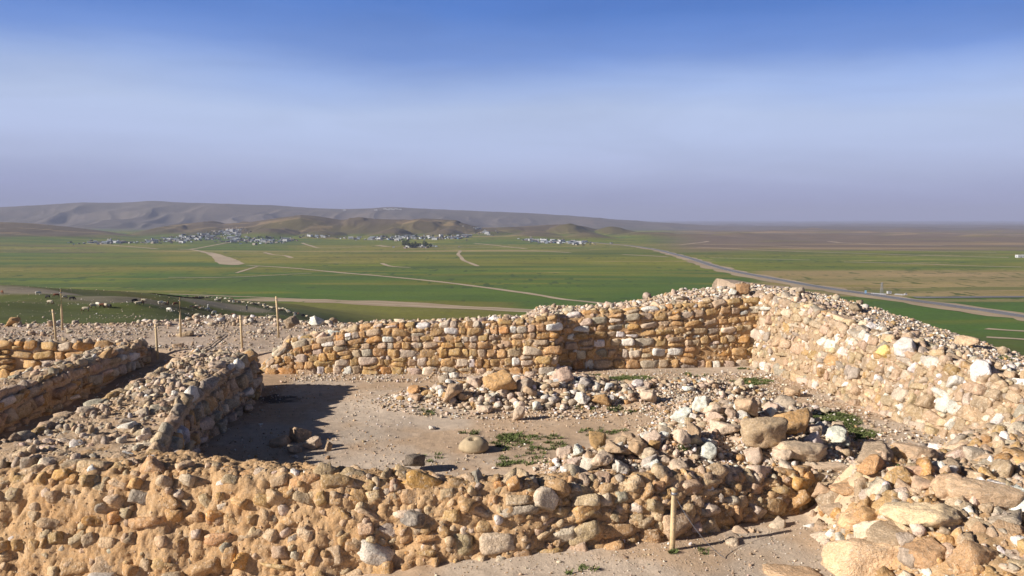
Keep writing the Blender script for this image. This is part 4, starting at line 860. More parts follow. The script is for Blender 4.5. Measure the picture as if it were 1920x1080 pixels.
scatter('gravel_on_plateau', 'grey and pale gravel strewn over the plateau around the fence posts', [
    dict(n=26000, box=(-17, 1, 19.0, 26.5), sz=(.015, .08), pal=dict(grey=3, tan=4, cream=4, white=2), clump=.6), dict(n=500, box=(-17, 1, 20, 26.5), sz=(.07, .2), pal=dict(grey=3, tan=4, cream=4, white=2), clump=.2),
    dict(n=900, box=(-18, -3, 24, 26.6), sz=(.08, .26), pal=dict(grey=2, tan=4, cream=4, white=3), clump=.2, cs=.5)], 203)
scatter('gravel_outside', 'pebbles on the bare ground in front of the near wall and on the ruined mass', [
    dict(n=22000, box=(-1, 5.2, 5.2, 9.2), sz=(.006, .022), pal=PB, mask=lambda x, y: (y < w1y(x) - .35), clump=.9), dict(n=350, box=(-1, 5.2, 5.2, 9.2), sz=(.02, .06), pal=PB, mask=lambda x, y: (y < w1y(x) - .4)),
    dict(n=5000, box=(3.4, 9, 5.3, 11.2), sz=(.01, .05), pal=PB, clump=.5), dict(n=500, box=(3.4, 9, 5.3, 11.2), sz=(.05, .16), pal=dict(tan=4, cream=4, grey=1.5, white=1), clump=.6),
    dict(n=5000, box=(-8.4, -6.2, 10, 19.5), sz=(.01, .06), pal=PB, clump=.5)], 204)
print('rocks', NROCK[0])

# ------------------------------------------------------------------ roads and tracks
M_ASPH = plain('asphalt', (.17, .165, .17), .9, .05, .12); M_DIRT = plain('dirt_track', (.40, .31, .21), 1, .03, .16); M_VERGE = plain('verge_soil', (.36, .27, .17), 1, .02, .2); M_LINE = plain('road_paint', (.7, .7, .68), .7)
def ribbon(name, pts, width, mat, up=.12, off=0.0, world_pts=None, wob=.12, kind='structure'):
    W = world_pts if world_pts is not None else np.array([hit(u, v, 200) for u, v in pts]); 
    d = np.r_[0, np.cumsum(np.hypot(*np.diff(W[:, :2], axis=0).T))]; n = max(8, int(d[-1] / 12)); S = np.linspace(0, d[-1], n)
    x = np.interp(S, d, W[:, 0]); y = np.interp(S, d, W[:, 1]); w = np.interp(S, d, width) if hasattr(width, '__len__') else np.full(n, float(width))
    k = max(1, min(4, n // 12)); 
    for q in range(2):
        xp = np.r_[[x[0]] * k, x, [x[-1]] * k]; yp = np.r_[[y[0]] * k, y, [y[-1]] * k]; e = np.ones(2 * k + 1) / (2 * k + 1); x = np.convolve(xp, e, 'valid'); y = np.convolve(yp, e, 'valid')
    tx, ty = np.gradient(x), np.gradient(y); l = np.hypot(tx, ty) + 1e-9; nx, ny = -ty / l, tx / l
    m = 5; V = []
    w1 = w * (1 + wob * vn2(S / 17, np.zeros(n), 5)); 
    for j in range(m):
        f = (j / (m - 1) - .5); px = x + nx * (f * w1 + off); py = y + ny * (f * w1 + off); V.append(np.stack([px, py, H(px, py)], 1))
    V = np.stack(V, 1); V[:, :, 2] = np.maximum(V[:, :, 2], V[:, :, 2].mean(1, keepdims=True)) + up
    i = (np.arange(n - 1)[:, None] * m + np.arange(m - 1)[None]).ravel(); F = np.stack([i, i + m, i + m + 1, i + 1], 1)[:, ::-1]
    o = ob(name, np_mesh(name, V.reshape(-1, 3), F, mat)); tag(o, kind=kind); return o
RD = [(1060, 451), (1100, 453), (1180, 460), (1230, 468), (1270, 478), (1300, 486), (1340, 500), (1400, 515), (1450, 522), (1500, 533), (1560, 544), (1640, 553), (1700, 562), (1800, 576), (1920, 594), (2080, 616)]
RW = np.array([hit(u, v, 200) for u, v in RD])
ribbon('road_verge', None, np.interp(np.arange(len(RD)), [0, 5, 8, 15], [12, 24, 26, 24]), M_VERGE, .10, -3.0, RW, .3)
ribbon('road', None, 10, M_ASPH, .30, 0, RW, 0)
for of in (-4.5, 4.5): ribbon('road_marking', None, .3, M_LINE, .34, of, RW, 0)
ribbon('road', [(1690, 557), (1730, 559), (1780, 558), (1850, 557), (1920, 557), (2050, 556)], 9, M_ASPH, .22, wob=0)
for pts, w in [([(205, 551), (300, 553), (400, 556), (500, 559.5), (640, 566), (800, 573), (950, 581), (1040, 587), (1150, 594)], [6, 10, 14, 18, 20, 22, 20, 16, 12])]: ribbon('verge_soil', pts, w, M_VERGE, .06, wob=.3)
for pts, w in [
    ([(205, 549), (300, 553), (400, 557), (500, 561), (640, 567.5), (800, 575), (950, 583), (1040, 589), (1150, 596)], 4.5), ([(300, 551), (400, 554.5), (500, 558), (640, 564), (800, 571), (950, 579), (1040, 585)], 3.0),
    ([(436, 497), (480, 498), (560, 503), (640, 512), (740, 520), (830, 528), (920, 541), (1000, 552), (1060, 560), (1130, 571), (1200, 580)], 6.0),
    ([(388, 474), (400, 477), (415, 483), (425, 489), (434, 495), (446, 498)], [6, 14, 20, 28, 26, 6]), ([(392, 473), (412, 478), (430, 487), (440, 497)], [5, 7, 8, 6]), ([(330, 467), (360, 468), (388, 474), (400, 477)], 8), ([(352, 468), (380, 464), (400, 460), (440, 453)], 7),
    ([(150, 455), (200, 459), (250, 463), (300, 467)], 9), ([(300, 520), (420, 521), (500, 517), (560, 513), (600, 512)], 3.5), ([(440, 513), (465, 505), (485, 499)], 3.5), ([(565, 455), (580, 460), (597, 466), (640, 464), (700, 462)], 7),
    ([(495, 473), (512, 478), (535, 479), (548, 484)], 6), ([(862, 469), (864, 472), (856, 477), (867, 482), (864, 486), (880, 493), (901, 501)], 5), ([(714, 493), (728, 499), (736, 501), (782, 502)], 5),
    ([(884, 456), (930, 460), (990, 467)], 10), ([(905, 469), (960, 469), (1010, 471), (1075, 474)], 10), ([(1160, 477), (1200, 479), (1260, 482)], 9), ([(1290, 463), (1400, 468), (1500, 472), (1600, 474.5), (1700, 478), (1800, 481), (1930, 484)], 10),
    ([(1570, 491), (1650, 493), (1700, 494), (1760, 496), (1830, 499), (1930, 501)], 7), ([(1320, 483), (1400, 485), (1500, 487), (1530, 488)], 6), ([(1840, 616), (1880, 619), (1960, 624)], 5), ([(1840, 632), (1880, 634), (1960, 641)], 5),
    ([(750, 466), (800, 466), (850, 465), (930, 464)], 8), ([(705, 460), (730, 463), (752, 462)], 14), ([(1220, 459), (1270, 460), (1330, 452)], 9), ([(1550, 452), (1650, 459), (1780, 461)], 14), ([(1300, 458), (1420, 460), (1560, 466), (1700, 470), (1900, 474)], 9)]:
    ribbon('dirt_track', pts, w, M_DIRT, .16)

# ------------------------------------------------------------------ fence posts, rope, wire
M_POST = plain('bleached_wood', (.56, .42, .24), .8, 20, .2, .004); M_METAL = plain('dull_metal', (.25, .25, .26), .5, 8, .2, 0, .6); M_ROPE = plain('dark_rope', (.10, .08, .07), .9, 30)
def post(u, v, top, label, group=None, wide=.055, lean=0.0, bands=False, dz=0.0):
    p = hit(u, v); h = (v - top) / FPX * p[1] * 1.02; t = ob('fence_post', None, None, (p[0], p[1], p[2] + dz)); tag(t, label, 'post', group)
    m = MB(); m.tube([(0, 0, -.12), (lean * .5, .004, h * .5), (lean, 0, h - .012), (lean, 0, h)], [wide / 2, wide / 2 * .98, wide / 2 * .95, wide / 2 * .8], 12); ob('shaft', m.mesh('shaft', [M_POST], True), t)
    if bands:
        c = MB(); c.tube([(lean * .93, 0, h * .90), (lean * .97, 0, h * .945)], wide / 2 + .003, 12); ob('metal_band', c.mesh('metal_band', [M_METAL], True), t)
        c = MB(); c.tube([(lean, 0, h - .03), (lean, 0, h + .006)], wide / 2 + .002, 12); ob('cap', c.mesh('cap', [M_POST], True), t)
        for q in range(4):
            c = MB(); c.box((lean * .5, -wide / 2 - .001, h * (.35 + .1 * q)), (.008, .008, .012)); ob('nail', c.mesh('nail', [M_METAL]), t)
    else:
        c = MB(); c.tube([(lean * .9, -.002, h * .91), (lean * .9, -.002, h * .925)], wide / 2 + .003, 10); ob('wire_loop', c.mesh('wire_loop', [M_METAL], True), t)
    return t, h
post(117, 619, 543, 'tall pale wooden post at the plateau edge, second from the left', wide=.058); post(106, 643, 580, 'shorter leaning post standing in front of the leftmost tall one, nearest the left edge', lean=-.06)
post(339, 632, 558, 'grey wooden post rising from a small brown rock on the plateau'); post(523, 633, 556, 'tall post beside the left end of the back wall', lean=-.05)
post(296, 672, 608, 'short post standing against the far end of the corridor wall', lean=-.03); post(455, 668, 592, 'post standing behind the far end of the dividing wall', lean=-.03)
post(378, 671, 658, 'low wooden stub from which a dark rope runs, by the corridor mouth')
tp, th = post(1260, 1032, 912, 'yellowish post with a grey metal band, in front of the near wall', wide=.060, lean=.015, bands=True)
def cord(name, pts, rad, label, cat, mat):
    m = MB(); m.tube(pts, rad, 6); o = ob(name, m.mesh(name, [mat], True)); tag(o, label, cat); return o
a, b = hit(380, 666), hit(422, 629); n = 24
cord('rope', [(a[0] + (b[0] - a[0]) * t, a[1] + (b[1] - a[1]) * t + .05 * math.sin(t * 9), hz(a[0] + (b[0] - a[0]) * t, a[1] + (b[1] - a[1]) * t + .05 * math.sin(t * 9)) + .03) for t in np.linspace(0, 1, n)], .011, 'dark rope lying on the gravel of the plateau, from the low stub to a stone', 'rope', M_ROPE)
b = hit(1362, 1048); p0 = np.array([tp.location.x + .015, tp.location.y, tp.location.z + th * .9])
cord('wire', [tuple(p0 * (1 - t) + b * t - np.array([0, 0, .35 * t * (1 - t)])) for t in np.linspace(0, 1, 16)], .0035, 'thin grey wire sagging from the banded post to the gravel', 'wire', M_METAL)

# ------------------------------------------------------------------ the pierced round stone
def pierced():
    v, F = ICO[4]; d = v.copy(); x, y, z = d.T; r0 = 1 + .05 * vn3(d * 1.6 + 4, 1) + .02 * vn3(d * 5, 2)
    V = d * r0[:, None]; V[:, 2] = np.where(V[:, 2] > 0, V[:, 2] * .70, V[:, 2] * .38); V[:, 0] *= 1.0; V[:, 1] *= .92
    q = np.hypot((V[:, 0] + .12) / .20, (V[:, 1] + .22) / .20); V[:, 2] = np.where(z > 0, V[:, 2] - .42 * sstep(1.15, .55, q) - .035 * sstep(2.2, 1.2, q), V[:, 2])
    V[:, 2] += .25
    return np_mesh('pierced_stone', V * .235, F, plain('worn_sandstone', (.40, .31, .195), .9, 14, .16, .006))
p = hit(888, 851); o = ob('pierced_stone', pierced(), None, (p[0], p[1] + .17, p[2])); o.rotation_euler = (0, 0, .2)
tag(o, 'round tan stone with a hole in its top, alone on the sandy floor', 'pierced stone')

# ------------------------------------------------------------------ sheep, goats, shepherd
def skin(name, verts, edges, rad, mats, matf, sub=1, noise=0.0):
    me = bpy.data.meshes.new(name); me.from_pydata(verts, edges, []); o = bpy.data.objects.new(name, me); COL.objects.link(o)
    o.modifiers.new('s', 'SKIN'); sv = me.skin_vertices[0].data
    for i, r_ in enumerate(rad): sv[i].radius = (r_, r_) if not hasattr(r_, '__len__') else r_
    sv[0].use_root = True; m = o.modifiers.new('d', 'SUBSURF'); m.levels = sub; m.render_levels = sub
    dg = bpy.context.evaluated_depsgraph_get(); ev = o.evaluated_get(dg); nm = bpy.data.meshes.new_from_object(ev); nm.name = name
    bpy.data.objects.remove(o); 
    for q in mats: nm.materials.append(q)
    c = np.empty(len(nm.vertices) * 3); nm.vertices.foreach_get('co', c); c = c.reshape(-1, 3)
    if noise: c = c * (1 + noise * vn3(c * 14, 3)[:, None]); nm.vertices.foreach_set('co', c.ravel())
    nm.polygons.foreach_set('material_index', [matf(np.mean(c[list(p_.vertices)], 0)) for p_ in nm.polygons]); nm.polygons.foreach_set('use_smooth', [True] * len(nm.polygons)); nm.update(); return nm
M_WOOL = plain('wool', (.50, .42, .30), 1, 12, .15); M_WOOLW = plain('pale_wool', (.66, .60, .50), 1, 12, .12); M_BROWN = plain('brown_fleece', (.13, .07, .045), 1, 12, .2); M_BLACK = plain('black_fleece', (.025, .022, .022), .9, 12, .2)
def animal(name, graze, coat, face, slim=1.0):
    V = [(0, 0, .58), (-.32, 0, .60), (-.50, 0, .60), (.28, 0, .60), (.46, 0, .66)]; E = [(0, 1), (1, 2), (0, 3), (3, 4)]; Rr = [.23 * slim, .24 * slim, .15 * slim, .21 * slim, .14]
    if graze: V += [(.62, 0, .44), (.70, 0, .24), (.80, 0, .12)]
    else: V += [(.60, 0, .84), (.68, 0, .94), (.84, 0, .88)]
    E += [(4, 5), (5, 6), (6, 7)]; Rr += [.09, .085, .05]
    V += [(-.58, 0, .46)]; E += [(2, 8)]; Rr += [.045]
    for sx, sy in ((.34, .11), (.34, -.11), (-.38, .11), (-.38, -.11)):
        b = len(V); kx = -.05 if sx < 0 else .03
        V += [(sx, sy, .40), (sx + kx, sy, .24), (sx, sy, .02)]; E += [(3 if sx > 0 else 1, b), (b, b + 1), (b + 1, b + 2)]; Rr += [.075, .045, .038]
    for s_ in (-1, 1):
        b = len(V); h = V[6]; V += [(h[0] - .02, s_ * .13, h[2] + .03)]; E += [(6, b)]; Rr += [.022]
    return skin(name, V, E, Rr, [coat, face], lambda c: 1 if (c[0] > .60 or c[2] < .33) else 0, 1, .05)
AN = {'cream': [animal('sheep', g, M_WOOL, M_BROWN) for g in (1, 0)], 'white': [animal('sheep', g, M_WOOLW, M_WOOLW) for g in (1, 0)], 'brown': [animal('sheep', g, M_BROWN, M_BLACK) for g in (1, 0)], 'black': [animal('goat', g, M_BLACK, M_BLACK, .85) for g in (1, 0)],
      'red': [animal('goat', g, plain('red_fleece', (.20, .08, .04), .95, 12, .2), M_BROWN, .9) for g in (1, 0)]}
r3 = np.random.default_rng(5); NA = [0]
def beast(u, v, kind, label, group=None, rz=None, sc=1.0):
    p = hit(u, v, 80); o = ob('goat' if kind in ('black', 'red') else 'sheep', AN[kind][int(r3.random() < .25)], None, p); o.rotation_euler = (0, 0, float(r3.normal(.2, .7) + (math.pi if r3.random() < .35 else 0)) if rz is None else rz)
    o.scale = (sc,) * 3; tag(o, label, 'goat' if kind in ('black', 'red') else 'sheep', group); NA[0] += 1; return o
for u, v, k, lab in [(4, 551, 'red', 'red-brown goat at the far left edge of the picture on the grey spur'), (71, 553, 'white', 'small white sheep lying alone on the grey spur'), (90, 560, 'black', 'black goat on the spur left of the tall post'),
        (106, 557, 'red', 'large red-brown goat with a pale back, just left of the tall post'), (121, 561, 'cream', 'cream sheep right beside the tall post'), (135, 563, 'black', 'black goat right of the tall post in the shaded dip'), (94, 571, 'cream', 'pale goat-like sheep grazing left of the tall post, below the black goat'),
        (161, 584, 'cream', 'cream sheep standing alone and lowest on the green slope'), (175, 578, 'cream', 'cream sheep at the left of the tight bunch on the green slope'), (184, 575, 'white', 'white sheep in the tight bunch on the green slope'), (192, 577, 'red', 'red-brown goat in the middle of the tight bunch'),
        (198, 577, 'cream', 'cream sheep in the middle of the tight bunch'), (206, 578, 'black', 'black goat at the right of the tight bunch'), (252, 568, 'black', 'small black goat left of a pair of sheep on the slope'), (259, 573, 'cream', 'big cream sheep in front of another on the slope'), (265, 572, 'brown', 'brown-faced sheep half behind the big cream one'), (270, 567, 'cream', 'cream sheep with lowered dark head at the back of the pair'),
        (301, 571, 'white', 'white sheep left in the group of three before the grey post'), (308, 572, 'cream', 'cream sheep in the middle of the group of three before the grey post'), (315, 572, 'brown', 'brown sheep right in the group of three before the grey post'), (330, 573, 'red', 'brown sheep just left of the grey post'), (351, 556, 'black', 'black goat alone on the dirt track'),
        (406, 565, 'white', 'white sheep with a black neighbour behind the mound'), (411, 566, 'black', 'black goat beside a white sheep behind the mound'), (317, 585, 'white', 'small white animal on the slope left of the grey post, low'), (484, 604, 'black', 'black goat half way between two posts, low on the slope'), (505, 604, 'brown', 'dark brown goat just above the rubble edge')]:
    beast(u, v, k, lab)
def herd(path, n, kinds, lab, grp, sp=2.0, sc=1.0):
    path = np.array(path, float); d = np.r_[0, np.cumsum(np.hypot(*np.diff(path, axis=0).T))]
    for s in np.linspace(0, d[-1], n):
        u = np.interp(s, d, path[:, 0]) + r3.normal(0, 1.2); v = np.interp(s, d, path[:, 1]) + r3.normal(0, sp * .45)
        k = list(kinds)[r3.choice(len(kinds), p=np.array(list(kinds.values())) / sum(kinds.values()))]
        beast(u, v, k, dict(cream='cream woolly sheep', white='white sheep', brown='dark brown sheep', black='black goat', red='red-brown goat')[k] + ' ' + lab, grp + ', ' + k, sc=sc)
herd([(370, 559), (400, 559), (435, 562)], 19, dict(cream=4, brown=2, black=2, white=1), 'in the distant line strung along the dirt track', 'line of animals along the track')
herd([(430, 567), (458, 569)], 9, dict(cream=6, brown=1, white=1), 'in the short row on the far rim of the mound', 'row on the far rim of the mound', 1)
herd([(466, 569), (490, 573), (510, 579), (535, 583)], 28, dict(cream=7, brown=2, black=1, white=1), 'in the thick column crossing behind the shepherd', 'column behind the shepherd', 3.2)
herd([(358, 577), (375, 580), (390, 583), (402, 587)], 9, dict(brown=3, white=2, black=2, cream=1), 'at the left edge of the grey mound', 'animals at the left edge of the mound', 2.5)
herd([(362, 597), (380, 599), (404, 597), (440, 594)], 13, dict(cream=3, brown=2, black=2, red=2, white=1), 'on the dark slope below the grey mound', 'animals on the slope below the mound', 4)
herd([(450, 598), (462, 602), (478, 601)], 5, dict(red=2, black=2, white=1), 'around the middle post on the slope', 'animals around the middle post', 3)
herd([(502, 596), (518, 597)], 5, dict(cream=5, brown=1), 'in the small knot left of the tall post by the wall end', 'knot left of the tall post', 1.5)
herd([(530, 582), (545, 587), (560, 591), (580, 597)], 11, dict(cream=3, brown=2, black=2, red=2, white=2), 'straggling down the slope right of the column', 'stragglers right of the column', 3)
herd([(568, 607), (575, 607)], 3, dict(red=1, cream=1), 'low on the slope near the back wall end', 'animals low near the wall end', 1); herd([(618, 604), (640, 608)], 5, dict(cream=2, brown=2), 'just above the back wall top', 'animals just above the wall', 1)
M_CLOTH = plain('dark_robe', (.045, .05, .065), .9, 9, .2); M_SKIN = plain('skin', (.32, .17, .10), .6); M_SCARF = plain('white_scarf', (.6, .58, .53), .9)
def person(u, v, label, coat, rz):
    p = hit(u, v, 80); V = [(0, 0, .95), (0, 0, 1.18), (0, .01, 1.42), (0, .02, 1.52), (0, .04, 1.66), (0, .03, 1.75)]; E = [(0, 1), (1, 2), (2, 3), (3, 4), (4, 5)]; Rr = [(.17, .12), (.15, .11), (.17, .11), (.06, .06), (.095, .11), (.07, .08)]
    for s_ in (-1, 1):
        b = len(V); V += [(s_ * .10, 0, .86), (s_ * .11, .03 * s_, .48), (s_ * .11, -.02 * s_, .09), (s_ * .12, .14, .04)]; E += [(0, b), (b, b + 1), (b + 1, b + 2), (b + 2, b + 3)]; Rr += [(.10, .10), (.07, .07), (.045, .05), (.04, .03)]
        b = len(V); V += [(s_ * .22, 0, 1.40), (s_ * .28, .02, 1.12), (s_ * .27, .16, .90), (s_ * .27, .22, .84)]; E += [(2, b), (b, b + 1), (b + 1, b + 2), (b + 2, b + 3)]; Rr += [(.065, .065), (.05, .05), (.034, .034), (.028, .04)]
    me = skin('person', V, E, Rr, [coat, M_SKIN], lambda c: 1 if (c[2] > 1.5 or (abs(c[0]) > .2 and c[2] < .93 and c[2] > .75)) else 0, 2)
    o = ob('person', me, None, p); o.rotation_euler = (0, 0, rz); tag(o, label, 'person')
    m = MB(); m.tube([(0, .02, 1.56), (0, .02, 1.66), (0, .02, 1.76), (0, .02, 1.81)], [.13, .125, .105, .05], 12); s_ = ob('headscarf', m.mesh('headscarf', [M_SCARF], True), o)
    m = MB(); m.tube([(0, 0, .50), (0, 0, .75), (0, 0, 1.0), (0, 0, 1.25)], [.23, .20, .18, .17], 14, cap=False); s_ = ob('coat_skirt', m.mesh('coat_skirt', [coat], True), o)
    return o
person(463, 583, 'shepherd in dark clothes standing on the bare grey mound among the flock', M_CLOTH, 1.2)
person(390, 583, 'person in pale grey clothes walking with the animals at the left of the mound', plain('grey_robe', (.33, .33, .33), .9), -.8)

# ------------------------------------------------------------------ villages
M_W = plain('whitewash', (.46, .46, .46), .8, .3, .1); M_C = plain('cream_render', (.32, .28, .23), .9, .3, .12); M_G = plain('grey_block', (.27, .27, .28), .9, .3, .15); M_T = plain('corrugated_tin', (.34, .38, .42), .45, .4, .2, 0, .4); M_D = plain('dark_opening', (.03, .033, .04), .6); M_B = plain('blue_tarp', (.10, .17, .26), .8); M_R = plain('rusty_sheet', (.17, .13, .12), .8)
def house(i):
    m = MB(); L, W, Hh = [(11, 7, 3.4), (7, 6, 3), (14, 6, 3), (6, 4, 2.6), (9, 8, 6.2), (10, 5, 2.6)][i]; wl = [0, 1, 2, 3, 0, 4][i]
    m.box((0, 0, Hh / 2 - .5), (L, W, Hh + 1), wl)
    if i in (0, 1, 4):
        m.box((0, 0, Hh + .11), (L + .3, W + .3, .22), wl); 
        for a, b, c, d in ((0, W / 2 - .1, L, .2), (0, -W / 2 + .1, L, .2), (L / 2 - .1, 0, .2, W - .4), (-L / 2 + .1, 0, .2, W - .4)): m.box((a, b, Hh + .45), (c, d, .5), wl)
        m.tube([(L * .3, W * .2, Hh + .2), (L * .3, W * .2, Hh + 1.5)], .5, 8, 3 if i else 2)
    else:
        z = Hh + .01; e = .35
        m.poly([(-L / 2 - e, -W / 2 - e, z - .1), (L / 2 + e, -W / 2 - e, z - .1), (L / 2 + e, 0, z + 1.0), (-L / 2 - e, 0, z + 1.0)], 3 if i != 5 else 6); m.poly([(L / 2 + e, W / 2 + e, z - .1), (-L / 2 - e, W / 2 + e, z - .1), (-L / 2 - e, 0, z + 1.0), (L / 2 + e, 0, z + 1.0)], 3 if i != 5 else 6)
        for s_ in (-1, 1): m.poly([(s_ * L / 2, -W / 2, z), (s_ * L / 2, W / 2, z), (s_ * L / 2, 0, z + .95)], wl)
    for fl in range(2 if i == 4 else 1):
        for k in range(int(L // 3)):
            x = -L / 2 + 1.5 + k * 3
            if k == 1 and fl == 0: m.box((x, -W / 2 - .02, 1.05), (1.1, .1, 2.1), 5)
            else: m.box((x, -W / 2 - .02, 1.7 + fl * 3), (1.2, .1, 1.0), 5)
        m.box((-L / 2 - .02, 0, 1.7 + fl * 3), (.1, 1.3, 1.0), 5)
    if i in (2, 5): m.box((0, -W / 2 - 1.3, 2.45), (L * .8, 2.6, .08), 3); [m.tube([(x, -W / 2 - 2.5, -.4), (x, -W / 2 - 2.5, 2.4)], .07, 6, 5) for x in (-L * .38, 0, L * .38)]
    return m.mesh('house', [M_W, M_C, M_G, M_T, M_B, M_D, M_R])
HS = [house(i) for i in range(6)]; HN = ['white flat-roofed house', 'cream flat-roofed house', 'long grey tin-roofed shed', 'small metal hut', 'two-storey white house', 'low dark-roofed shed']
NH = [0]
def village(poly, n, where, p, s=(.75, 1.15), D=None):
    poly = np.array(poly, float); c = 0; tries = 0
    while c < n and tries < n * 14:
        tries += 1; i = r3.integers(len(poly)); u = poly[i, 0] + r3.normal(0, poly[i, 2]); v = poly[i, 1] + r3.normal(0, poly[i, 3])
        q = hit(u, v); k = int(r3.choice(6, p=np.array(p) / sum(p)))
        if D is not None and not D[0] < q[1] < D[1]: continue
        if 'PLACED' in globals() and any((q[0] - a) ** 2 + (q[1] - b) ** 2 < 11 ** 2 for a, b in PLACED): continue
        PLACED.append((q[0], q[1])); o = ob('house' if k in (0, 1, 4) else 'shed', HS[k], None, q); o.rotation_euler = (0, 0, float(r3.normal(0, .45))); sc = r3.uniform(*s); o.scale = (sc,) * 3
        tag(o, HN[k] + ' ' + where, 'house' if k in (0, 1, 4) else 'shed', HN[k] + 's ' + where); c += 1; NH[0] += 1
PLACED = []
EV = [3, 2, 3, 4, .5, 3]; MZ = (1500, 4200)
village([(170, 455, 8, .8), (195, 455, 12, 1.2), (215, 454, 8, 1)], 16, 'in the leftmost small hamlet', EV, D=MZ)
village([(300, 451, 9, 1.2), (315, 449, 6, 1.5), (290, 455, 6, 1)], 12, 'at the left outskirts of the big hillside village', EV, D=MZ)
village([(350, 446, 12, 3.5), (375, 446, 12, 3.5), (395, 443, 10, 3.5), (340, 452, 8, 1.5)], 52, 'in the left half of the big hillside village', EV, D=MZ)
village([(410, 437, 8, 2), (425, 435, 8, 2), (440, 439, 8, 1.5)], 22, 'high at the top of the big hillside village', [5, 2, 2, 2, 2, 1], D=MZ)
village([(455, 451, 10, 3), (485, 452, 12, 3), (510, 453, 12, 3), (540, 451, 8, 1.5), (440, 449, 5, 2)], 50, 'in the lower right part of the big hillside village', EV, D=MZ)
village([(575, 443, 5, .7), (590, 443, 6, .7), (603, 444, 5, .7)], 10, 'in the thin row right of the big village', EV, D=MZ)
village([(658, 447, 4, .7), (672, 448, 5, 1)], 6, 'in the tiny hamlet left of the central village', EV, D=MZ)
village([(710, 448, 10, 1.6), (735, 448, 10, 1.6), (760, 448, 8, 1.6)], 26, 'in the left part of the central village', [5, 2, 2, 3, 1, 2], D=MZ)
village([(775, 446, 8, 2), (790, 446, 8, 2), (805, 447, 8, 1.5), (830, 445, 9, 2), (850, 445, 9, 2), (870, 443, 6, 2)], 38, 'in the right part of the central village', EV, D=MZ)
village([(898, 430, 3, 1), (905, 436, 5, 1.5), (915, 441, 5, 1.5)], 8, 'climbing the saddle right of the central village', [5, 1, 2, 2, 0, 1], D=MZ)
village([(1005, 452, 7, 1.5), (1025, 454, 9, 2), (1045, 454, 9, 2), (1065, 455, 9, 2), (1085, 456, 7, 1.5)], 36, 'in the separate village near the foot of the low hills', [4, 1, 3, 5, 0, 3], D=MZ)
village([(800, 463, 12, .5), (770, 464, 6, .5)], 7, 'by the grove of dark trees on the plain', [3, 1, 2, 2, 0, 1], D=(1100, 2200))
for u, v in [(743, 391), (737, 392), (728, 392), (722, 391), (705, 393), (646, 393), (750, 392), (732, 391)]:
    q = hit(u, v + 1.5); o = ob('house', HS[0], None, q); o.scale = (1.8, 1.8, 1.5); tag(o, 'white building of the far town on the mountain crest', 'house', 'white buildings of the town on the crest'); NH[0] += 1
q = hit(1913, 483); o = ob('shed', HS[0], None, q); o.scale = (.9,) * 3; tag(o, 'white shed alone at the right edge beyond the green fields', 'shed')

def clutter():
    r = np.random.default_rng(77); P0 = np.array(PLACED); m = MB(); k = 0
    while k < 620:
        a = P0[r.integers(len(P0))]; x, y = a + r.normal(0, 16, 2) * (1, 1.6)
        if ((P0 - (x, y)) ** 2).sum(1).min() < 49: continue
        L, W, h = r.uniform(2.5, 6), r.uniform(2, 4), r.uniform(1.4, 2.6); z = hz(x, y); rz = r.normal(0, .6); c = int(r.choice([1, 2, 3, 5, 5, 6, 6]))
        m.box((x, y, z + h / 2 - .3), (L, W, h + .6), c, rz); m.box((x, y, z + h + .06), (L + .5, W + .5, .12), int(r.choice([3, 6, 2, 5])), rz, .97); k += 1
    tag(ob('yard_shelters', m.mesh('yard_shelters', [M_W, M_C, M_G, M_T, M_B, M_D, M_R])), 'small animal shelters, pens and sheds crowding the yards between the village houses', 'shelters', None, 'stuff')
clutter()
# ------------------------------------------------------------------ trees
M_LEAF = plain('dark_foliage', (.030, .048, .022), .9, 1.2, .35); M_BARK = plain('bark', (.12, .09, .06), .95, 5)
def tree_meshes(seed, h, wd):
    r = np.random.default_rng(seed); m = MB(); m.tube([(0, 0, -.3), (.05, 0, h * .3), (.1, .1, h * .6), (.1, .1, h * .85)], [.22, .17, .10, .03], 7)
    for k in range(6): a = k * 1.05 + r.uniform(0, .5); z0 = h * (.3 + .07 * k); m.tube([(.05, 0, z0), (math.cos(a) * wd * .35, math.sin(a) * wd * .35, z0 + h * .14)], [.08, .02], 5)
    tr = m.mesh('trunk', [M_BARK], True); lv = []; cl = []
    for k in range(26):
        a = r.uniform(0, 6.28); z = h * r.uniform(.28, .97); rr = wd * .5 * math.sin(min(1, (z / h - .15) / .85) * math.pi) ** .6 * r.uniform(.3, 1); cl.append((math.cos(a) * rr, math.sin(a) * rr, z, r.uniform(.5, 1.0) * wd * .24))
    V, F = [], []
    for (x, y, z, s_) in cl:
        for q in range(46):
            d = r.normal(0, 1, 3); d = d / np.linalg.norm(d) * s_ * r.uniform(.5, 1.1); c = np.array((x, y, z)) + d; u = r.normal(0, 1, 3); u /= np.linalg.norm(u); w = np.cross(u, r.normal(0, 1, 3)); w /= np.linalg.norm(w); l = .30 * r.uniform(.6, 1.3)
            b = len(V); V += [c - u * l, c + w * l * .7, c + u * l, c - w * l * .7]; F.append((b, b + 1, b + 2, b + 3))
    return tr, np_mesh('crown', np.array(V), np.array(F), M_LEAF, smooth=False)
TR = [tree_meshes(1, 11, 8), tree_meshes(2, 9, 7), tree_meshes(3, 7, 6)]
def tree(u, v, k, sc, label, group=None):
    q = hit(u, v); t = ob('tree', None, None, q); tag(t, label, 'tree', group); t.scale = (sc * 1.2,) * 3; t.rotation_euler = (0, 0, float(r3.uniform(0, 6))); ob('trunk', TR[k][0], t); ob('crown', TR[k][1], t)
